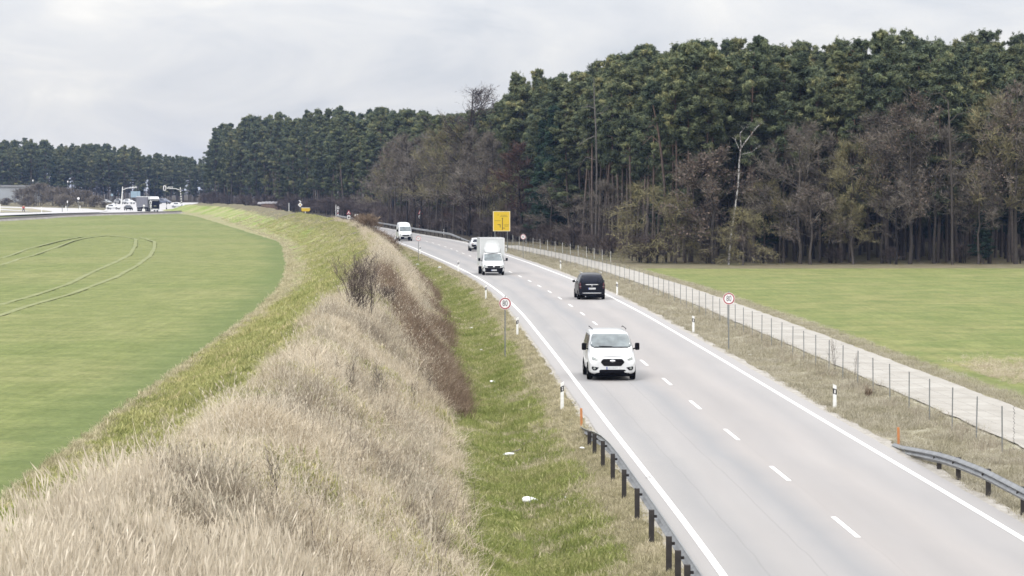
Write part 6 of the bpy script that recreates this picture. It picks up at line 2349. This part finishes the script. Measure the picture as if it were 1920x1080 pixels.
# small cars of the junction
def small_car(label, px, y, rot, mat, cat='car', h=1.5, L=4.4, zb=0.24, name='far_car', w=0.9):
    o = thing(name, label, cat)
    k = h / 1.5
    st = [(0.0, 0.40, 0.58, 0.74, 0.6 * w / 0.9, 0.66, 0.5, 0.08), (0.1, 0.28, 0.66, 0.84, w - 0.06, w - 0.04, 0.7, 0.08), (1.0, 0.26, 0.8, 0.98 * (1 + (k - 1) * 0.6), w, w + 0.02, 0.76, 0.08),
          (1.35, 0.26, 0.9, 1.1 * k, w, w + 0.02, 0.7, 0.08), (1.9, 0.26, 0.95 * k, 1.45 * k, w, w + 0.02, 0.64, 0.1), (2.4, 0.26, 0.95 * k, h, w, w + 0.02, 0.64, 0.1), (L - 0.9, 0.28, 0.95 * k, h - 0.04, w, w + 0.02, 0.64, 0.1), (L - 0.2, 0.3, 0.9 * k, 1.12 * k, w - 0.02, w, 0.66, 0.1), (L, 0.4, 0.8, 0.95 * k, 0.74, 0.8, 0.6, 0.08)]
    body, bv = loft_body('body', st, mat, o, sub=1)
    decal(bv, [(-0.66, 1.05 * k), (0.66, 1.05 * k), (0.58, 1.38 * k), (-0.58, 1.38 * k)], 'F', M['dark_glass'], o, 'windscreen', rings=2, dens=0.4)
    decal(bv, [(1.7, 1.0 * k), (L - 0.8, 1.0 * k), (L - 1.1, 1.36 * k), (2.15, 1.36 * k)], 'L', M['dark_glass'], o, 'side_window', sym=True, rings=2, dens=0.4)
    decal(bv, [(0.45, 0.66), (0.72, 0.70), (0.72, 0.60), (0.48, 0.58)], 'F', M['lamp_glass'], o, 'headlight', sym=True, rings=1, round_=0)
    for yy_ in (0.85, L - 0.85):
        for s in (-1, 1):
            wheel(o, s * (w - 0.06), yy_, 0.33, 0.2)
    x = xat(px, y)
    o.location = (x, y, float(hb(y)) + zb)
    o.rotation_euler = (0, 0, RAD(rot))
    return o


small_car('pale grey car at the left end of the junction queue', 209, 930, 60, M['silver'])
small_car('pale grey van like car right behind the left signal mast', 236, 925, 65, M['silver'], 'car', 1.8)
small_car('white car between the signal mast and the lorry', 253, 925, 65, M['white_paint'], 'car', 1.75)
small_car('low white car in front of the left signal mast', 226, 800, 75, M['white_paint'])
small_car('dark estate car just left of the lorry', 244, 770, 20, M['black_paint'], 'car', 1.5)
M['blue_grey'] = pbsdf('blue_grey', (0.10, 0.12, 0.17), 0.35, noise=0.1)
small_car('dark blue grey van to the right of the lorry', 321, 930, 75, M['blue_grey'], 'van', 1.9, 4.8)
small_car('white car half hidden behind the end of the embankment', 347, 842, 80, M['white_paint'], 'car', 1.6)


# ------------------------------------------------------------------ signals and signs of the junction
def signal_head(parent, x, z, board=True, y=-0.1, s=1.0):
    m = MB()
    if board:
        m.prism(roundpoly([(x - 0.42 * s, z - 0.75 * s), (x + 0.42 * s, z - 0.75 * s), (x + 0.42 * s, z + 0.75 * s), (x - 0.42 * s, z + 0.75 * s)], 0.3), y, y + 0.03)
        m.build('backing_board', M['sign_white'], parent)
        m = MB()
    m.box(x - 0.19 * s, x + 0.19 * s, y - 0.22, y - 0.01, z - 0.52 * s, z + 0.52 * s, 0.04)
    return m.build('signal_head', M['sign_black'], parent)


def mast(label, px, y, side, top, arm_px, striped):
    x = xat(px, y)
    g = gz(x, y)
    g = max(g, float(hb(y)) + 0.2)
    o = thing('traffic_signal_mast', label, 'traffic signal', (x, y, g))
    zt = zat(top, y) - g
    al = abs(arm_px) * y / F
    sg = 1 if arm_px > 0 else -1
    lean = 0.55 * (1 if sg > 0 else -1)
    m = MB()
    m.tube([(0, 0, -0.3), (lean * 0.8, 0, zt * 0.75), (lean, 0, zt)], [0.17, 0.15, 0.12], 8)
    m.build('mast', M['post_white'], o)
    m = MB()
    m.tube([(lean, 0, zt - 0.9), (lean + sg * al * 0.3, 0, zt - 0.45), (lean + sg * al, 0, zt - 0.2)], [0.1, 0.08, 0.07], 6)
    for k in range(4):
        a = lean + sg * al * (0.62 + 0.1 * k)
        m.tube([(a, 0, zt - 0.5), (a + 0.3, 0, zt + 0.25)], 0.06, 4)
    m.build('arm', M['post_white'], o)
    if striped:
        for k in range(8):
            a = zt * (0.08 + k * 0.11)
            f = lean * 0.8 * a / (zt * 0.75) if a < zt * 0.75 else lean
            m = MB()
            m.tube([(f, -0.005, a), (f, -0.005, a + zt * 0.045)], 0.185, 8)
            m.build('dark_band', M['steel_dark'], o)
    return o, zt, al, lean, sg


o, zt, al, lean, sg = mast('left signal mast with arm reaching right over the white cars', 227, 800, 1, 350, 27, False)
signal_head(o, lean + sg * al + 0.2, zt - 0.2, board=False)
signal_head(o, -0.35, zt * 0.32, board=False)
o, zt, al, lean, sg = mast('right banded signal mast with arm reaching left over the lorry road', 342, 790, 1, 351, -26, True)
signal_head(o, lean + sg * al - 0.5, zt - 0.25, board=True)
signal_head(o, 0.6, zt * 0.12, board=False)

def simple_post(name, label, cat, px, y, top_py, parts, r=0.05, mat=None, group=None, bottom=None):
    x = xat(px, y)
    g = max(gz(x, y), float(hb(y)) + (0.15 if y > 600 and px < 360 else -5))
    if bottom is not None:
        g = zat(bottom, y)
    o = thing(name, label, cat, (x, y, g), 0, group)
    zt = zat(top_py, y) - g
    m = MB()
    m.tube([(0, 0.06, -0.3), (0, 0.06, zt)], r, 7)
    m.build('pole', mat or M['pole_grey'], o)
    for fn in parts:
        fn(o, g, y, px)
    return o


def part_poly(nm, pts, mat, yoff=0.0, th=0.03):
    """pts in photo pixels relative to the post"""
    def f(o, g, y, px):
        m = MB()
        m.prism([((a - px) * y / F, zat(b, y) - g) for a, b in pts], yoff, yoff + th)
        m.build(nm, mat, o)
    return f


def cpts(px, py, r, n=16):
    return [(px + r * math.cos(6.2832 * k / n), py + r * math.sin(6.2832 * k / n)) for k in range(n)]


simple_post('signal_post', 'dark signal on a thin post right of the lorry', 'traffic signal', 312.5, 800, 380,
            [part_poly('signal_head', [(311.6, 377), (313.6, 377), (313.6, 383), (311.6, 383)], M['sign_black'], -0.2, 0.2), part_poly('lower_box', [(311.4, 389.5), (313.8, 389.5), (313.6, 392.5), (311.6, 392.5)], M['sign_black'], -0.2, 0.15)], 0.07)
simple_post('crossing_signal', 'white framed crossing light with diagonal cross in front of the lorry cab', 'traffic signal', 283, 700, 375,
            [part_poly('backing_board', roundpoly([(281, 376.5), (285, 376.5), (285, 383), (281, 383)], 1.6), M['sign_white'], -0.05, 0.04),
             part_poly('signal_head', [(282.1, 377.8), (283.9, 377.8), (283.9, 381.8), (282.1, 381.8)], M['sign_black'], -0.12, 0.06),
             part_poly('cross_arm', [(281, 384.5), (281.8, 384.0), (285.2, 388.6), (284.4, 389.2)], M['sign_white'], -0.05, 0.03),
             part_poly('cross_arm', [(284.4, 384.0), (285.2, 384.5), (281.8, 389.2), (281, 388.6)], M['sign_white'], -0.09, 0.03)], 0.06, M['post_white'])
simple_post('small_sign', 'small white plates on a post before the lorry trailer', 'road sign', 270, 700, 384,
            [part_poly('upper_plate', [(268.4, 384), (272, 384), (272, 387), (268.4, 387)], M['sign_white'], -0.05), part_poly('lower_plate', cpts(270.2, 394.2, 2.4), M['sign_white'], -0.05)], 0.05, M['post_white'])
# gantry board seen from behind
yb = 985
o = thing('direction_board', 'pale blue grey board on posts behind the junction', 'direction sign', (xat(254, yb), yb, float(hb(yb))))
zz = lambda py: zat(py, yb) - float(hb(yb))
for dx in (-1.4, 1.4):
    m = MB()
    m.tube([(dx, 0.1, -0.3), (dx, 0.1, zz(359))], 0.1, 7)
    m.build('post', M['pole_grey'], o)
m = MB()
m.box(xat(245.5, yb) - xat(254, yb), xat(258.5, yb) - xat(254, yb), 0, 0.05, zz(370), zz(358.5))
m.build('board', M['sign_blue'], o)
m = MB()
m.box(xat(258.9, yb) - xat(254, yb), xat(263.5, yb) - xat(254, yb), 0, 0.05, zz(370), zz(358.5))
m.build('board', M['sign_blue'], o)

simple_post('round_sign', 'round pale sign on a tall post left of the white queue', 'road sign', 210.5, 900, 363, [part_poly('disc', cpts(210.5, 365.5, 2.3), M['sign_blue'], -0.05)])
simple_post('round_sign', 'round white sign on a tall post before the brown thicket', 'road sign', 147.5, 800, 372, [part_poly('disc', cpts(147.5, 372, 2.3), M['sign_white'], -0.05)])
for px, y, tp, l in [(62.5, 950, 380.2, 'white marker post above the red jacket person'), (150.3, 790, 385.6, 'white marker post right of the round white sign'), (154.8, 770, 391, 'short white marker post at the thicket foot'),
                     (123.8, 700, 386, 'tall white marker post left of the round white sign'), (78.2, 690, 388, 'white marker post on the grass island'), (0.8, 700, 383, 'white marker post at the left picture edge')]:
    simple_post('marker_post', l, 'marker post', px, y, tp, [], 0.11, M['post_white'], 'white posts around the side road')
simple_post('marker_post', 'grey post between the two white marker posts', 'marker post', 117, 720, 384.5, [], 0.09, M['pole_grey'])
simple_post('small_sign', 'small white plate on a thin post left of the round white sign', 'road sign', 126.7, 740, 377, [part_poly('plate', [(125.9, 376.3), (127.8, 376.3), (127.6, 380.5), (126, 380.5)], M['sign_white'], -0.05)])
for px, tp, l in [(62.5, 338, 'thin lamp post with white head above the thicket left part'), (127.8, 340, 'thin lamp post with white head above the thicket middle')]:
    simple_post('street_lamp', l, 'street lamp', px, 960, tp, [part_poly('lamp_head', [(px - 1.1, tp - 1), (px + 1.1, tp - 1), (px + 0.9, tp + 2), (px - 0.9, tp + 2)], M['sign_white'], -0.3, 0.5)], 0.08, M['pole_grey'], 'thin lamp posts over the thicket')

# person in a red jacket on the traffic island
def skin_figure(name, joints, edges, radii, mat, parent):
    me = bpy.data.meshes.new(name)
    me.from_pydata(joints, edges, [])
    tmp = bpy.data.objects.new('tmp', me)
    C.objects.link(tmp)
    md = tmp.modifiers.new('k', 'SKIN')
    for i, r in enumerate(radii):
        me.skin_vertices[0].data[i].radius = (r, r)
    me.skin_vertices[0].data[0].use_root = True
    s = tmp.modifiers.new('s', 'SUBSURF')
    s.levels = 1
    dg = bpy.context.evaluated_depsgraph_get()
    me2 = bpy.data.meshes.new_from_object(tmp.evaluated_get(dg))
    bpy.data.objects.remove(tmp)
    me2.materials.clear()
    me2.materials.append(mat)
    me2.name = name
    return link(name, me2, parent)


yp = 690
x = xat(44.5, yp)
o = thing('person', 'person in a red jacket and dark trousers walking on the far grass island', 'person', (x, yp, zat(398.2, yp)))
J = [(0, 0, 0.95), (0, -0.03, 1.2), (0, -0.05, 1.42), (0, -0.06, 1.52), (0, -0.08, 1.66), (0, -0.08, 1.76),
     (-0.2, -0.05, 1.42), (-0.3, -0.02, 1.15), (-0.27, -0.15, 0.92), (0.2, -0.05, 1.42), (0.3, -0.02, 1.15), (0.27, -0.15, 0.92),
     (-0.12, 0, 0.9), (-0.2, -0.05, 0.5), (-0.24, 0.05, 0.08), (-0.24, -0.12, 0.04), (0.12, 0, 0.9), (0.2, 0.03, 0.5), (0.26, 0.15, 0.08), (0.26, -0.02, 0.04)]
E = [(0, 1), (1, 2), (2, 3), (3, 4), (4, 5), (2, 6), (6, 7), (7, 8), (2, 9), (9, 10), (10, 11), (0, 12), (12, 13), (13, 14), (14, 15), (0, 16), (16, 17), (17, 18), (18, 19)]
RR = [0.16, 0.16, 0.17, 0.07, 0.10, 0.08, 0.08, 0.06, 0.045, 0.08, 0.06, 0.045, 0.10, 0.075, 0.05, 0.045, 0.10, 0.075, 0.05, 0.045]
skin_figure('body', J, E, RR, M['skin'], o)
skin_figure('jacket', [J[0], J[1], J[2], J[6], J[7], (-0.28, -0.1, 1.0), J[9], J[10], (0.28, -0.1, 1.0)], [(0, 1), (1, 2), (2, 3), (3, 4), (4, 5), (2, 6), (6, 7), (7, 8)], [0.2, 0.21, 0.2, 0.11, 0.09, 0.07, 0.11, 0.09, 0.07], M['jacket_red'], o)
skin_figure('trousers', [(0, 0, 0.92), J[12], J[13], (-0.24, 0.05, 0.14), J[16], J[17], (0.26, 0.15, 0.14)], [(0, 1), (1, 2), (2, 3), (0, 4), (4, 5), (5, 6)], [0.18, 0.13, 0.10, 0.075, 0.13, 0.10, 0.075], M['trousers'], o)
skin_figure('hair', [(0, -0.04, 1.70), (0, -0.04, 1.78)], [(0, 1)], [0.10, 0.095], M['dark_twig'] if False else M['sign_black'], o)

# grey hall at the far left
yh = 1010
x0, x1 = xat(-120, yh), xat(52, yh)
gb = float(hb(yh))
o = thing('grey_hall', 'long low grey hall with pale blue windows at the far left', 'building', (x0, yh, gb))
wv = x1 - x0
ht = zat(347, yh) - gb
m = MB()
m.box(0, wv, 0, 30, -0.5, ht - 0.9)
m.build('wall', M['grey_hall'], o)
m = MB()
m.box(-0.3, wv + 0.3, -0.3, 30.3, ht - 0.9, ht, 0.05)
m.build('roof', M['steel'], o)
k = 0
while k < wv - 16:
    m = MB()
    m.box(k + 0.6, k + 4.4, -0.06, 0.0, ht * 0.30, ht * 0.50)
    wn = m.build('window', M['blue_hall'], o)
    m = MB()
    m.box(k + 0.5, k + 4.5, -0.12, -0.06, ht * 0.50, ht * 0.53)
    m.build('frame', M['sign_white'], wn)
    k += 5
m = MB()
m.box(0, wv - 12, -0.05, 0.0, 0.2, ht * 0.26)
m.build('lower_band', M['sign_blue'], o)

# things along the far bend
simple_post('priority_sign', 'white edged diamond sign above the embankment beside the yellow arrow board', 'road sign', 563, 700, 376,
            [part_poly('diamond', [(563, 379.5), (567.3, 384), (563, 388.6), (558.7, 384)], M['sign_white'], -0.05), part_poly('yellow_centre', [(563, 382.2), (564.9, 384), (563, 386), (561.1, 384)], M['sign_yellow'], -0.07, 0.02),
             part_poly('top_plate', [(560, 375.6), (562, 375.4), (565.5, 378.6), (564, 379.4)], M['sign_white'], -0.05)], 0.06)
simple_post('direction_arrow_board', 'low yellow arrow board right of the diamond sign', 'direction sign', 572.5, 690, 391,
            [part_poly('board', roundpoly([(564.8, 389.8), (580.5, 389.8), (582.2, 392.4), (580, 396.2), (566, 396.2)], 1.2), M['sign_yellow'], -0.05), part_poly('pale_rim', [(564.8, 389.2), (581, 389.2), (581, 390.0), (564.8, 390.0)], M['post_white'], -0.055)], 0.09, M['post_white'])
simple_post('marker_post', 'white post right of the log pile', 'marker post', 542, 745, 380.5, [], 0.12, M['post_white'])
simple_post('crossing_beacon', 'white striped beacon with small round plate behind the bank', 'road sign', 633.5, 640, 386,
            [part_poly('round_plate', cpts(634, 389.5, 2.9), M['sign_white'], -0.05), part_poly('beacon_plate', [(632.2, 393.5), (635.2, 393.5), (635.2, 405), (632.2, 405)], M['sign_white'], -0.05),
             part_poly('stripe', [(632.2, 399.5), (635.2, 398.3), (635.2, 400.3), (632.2, 401.5)], M['sign_red'], -0.07, 0.02)], 0.07)
simple_post('marker_post', 'thin white post left of the striped beacon', 'marker post', 629.8, 640, 383.5, [], 0.09, M['post_white'])


def crossing_sign(px, y, t, label, stripes):
    """warning triangle, flashing light and striped beacon on one post; t = photo row of the apex"""
    ps = [part_poly('triangle_rim', [(px, t), (px + 4.3, t + 8.2), (px - 4.3, t + 8.2)], M['sign_red'], -0.06),
          part_poly('triangle_face', [(px, t + 2.4), (px + 2.6, t + 7.2), (px - 2.6, t + 7.2)], M['sign_white'], -0.08, 0.02),
          part_poly('train_symbol', [(px - 1.2, t + 6.9), (px - 1.2, t + 5.4), (px + 0.3, t + 5.2), (px + 1.2, t + 4.7), (px + 1.2, t + 6.9)], M['sign_black'], -0.095, 0.015),
          part_poly('light_board', [(px - 4.0, t + 9.0), (px + 4.0, t + 9.0), (px + 4.0, t + 18.6), (px - 4.0, t + 18.6)], M['sign_black'], -0.03),
          part_poly('light_ring', roundpoly([(px - 3.1, t + 10.2), (px + 3.1, t + 10.2), (px + 3.1, t + 17.2), (px - 3.1, t + 17.2)], 2), M['sign_white'], -0.06, 0.02),
          part_poly('light', cpts(px, t + 13.8, 1.9), M['sign_black'], -0.09, 0.03)]
    if stripes:
        ps.append(part_poly('beacon_plate', [(px - 2.0, t + 19.2), (px + 2.0, t + 19.2), (px + 2.0, t + 32), (px - 2.0, t + 32)], M['sign_white'], -0.05))
        for k in range(4):
            a = t + 21 + k * 3.1
            ps.append(part_poly('red_stripe', [(px - 2, a), (px + 2, a + 1.2), (px + 2, a + 2.6), (px - 2, a + 1.4)], M['sign_red'], -0.07, 0.02))
    return simple_post('crossing_warning_sign', label, 'road sign', px, y, t + 2, ps, 0.06)


crossing_sign(788, 500, 393, 'railway crossing warning with light and red striped beacon behind the guardrail', True)
crossing_sign(654, 470, 393.5, 'railway crossing warning triangle with light peeking over the embankment', True)
simple_post('rectangular_sign', 'white rectangular sign with grey print above the embankment', 'road sign', 668.5, 440, 402,
            [part_poly('plate', [(665.3, 401.5), (671.6, 401.5), (671.6, 412.5), (665.3, 412.5)], M['sign_white'], -0.05), part_poly('grey_print', [(667, 403), (670, 403), (670, 406), (667, 406)], M['steel'], -0.065, 0.015),
             part_poly('grey_print', [(666.5, 408), (670.5, 408), (670.5, 409.2), (666.5, 409.2)], M['steel'], -0.065, 0.015)], 0.05, M['post_white'])
simple_post('yield_sign', 'grey back of a downward triangle sign before the forest', 'road sign', 674, 640, 388, [part_poly('triangle', [(670.3, 386.8), (678.2, 386.8), (674.3, 393.5)], M['steel'], -0.05)])
simple_post('round_sign', 'grey back of a round sign beside the grey triangle sign', 'road sign', 689.5, 640, 387, [part_poly('disc', cpts(689.5, 388.8, 3.0), M['steel'], -0.05)])

# log pile under a pale cover
yq = 790
x = xat(507, yq)
g = float(hb(yq))
o = thing('log_pile', 'long pile of logs under a pale cover at the wood beyond the bank', 'log pile', (x, yq, g))
lm = MB()
lm.tube([(0, -2.0, 0), (0, 2.0, 0)], 0.22, 8)
lme = lm.mesh('log', M['log'])
hw = 22 * yq / F
top = zat(380, yq) - g
n = 0
r_ = 0
while r_ * 0.42 < top - 0.3:
    k = -hw + 0.25 + 0.2 * (r_ % 2) + 0.25 * r_
    while k < hw - 0.25 * r_:
        link('log', lme, o, (k, random.uniform(-0.1, 0.1), 0.22 + r_ * 0.42), (0, random.random() * 3, 0))
        k += 0.47
    r_ += 1
m = MB()
V, Fc = [], []
for i in range(21):
    t = -1 + 2 * i / 20
    zt_ = top + 0.35 + 0.25 * math.cos(t * 1.4) + 0.08 * math.sin(i * 2.1) - (0.5 if t > 0.65 else 0)
    for yy_, dz in ((-2.2, -0.55), (-2.0, -0.1), (0, 0.05), (2.0, -0.1), (2.2, -0.5)):
        V.append((t * hw * 1.02, yy_, zt_ + dz - 0.3))
for i in range(20):
    for j in range(4):
        a = i * 5 + j
        Fc.append((a, a + 1, a + 6, a + 5))
link('cover', new_mesh('cover', V, Fc, [M['cover']]), o)

# ------------------------------------------------------------------ haze
hz = MB()
hz.box(-2500, 2500, -60, 4200, -4, 36)
hm = bpy.data.materials.new('haze_air')
hm.use_nodes = True
t = hm.node_tree
t.nodes.clear()
ho = N(t, 'ShaderNodeOutputMaterial')
pv = N(t, 'ShaderNodeVolumePrincipled')
pv.inputs['Color'].default_value = (0.42, 0.58, 1.0, 1)
pv.inputs['Density'].default_value = 0.00007
t.links.new(pv.outputs[0], ho.inputs['Volume'])
o = hz.build('haze', hm)
tag(o, 'pale bluish haze in the air over the whole landscape', kind='stuff')
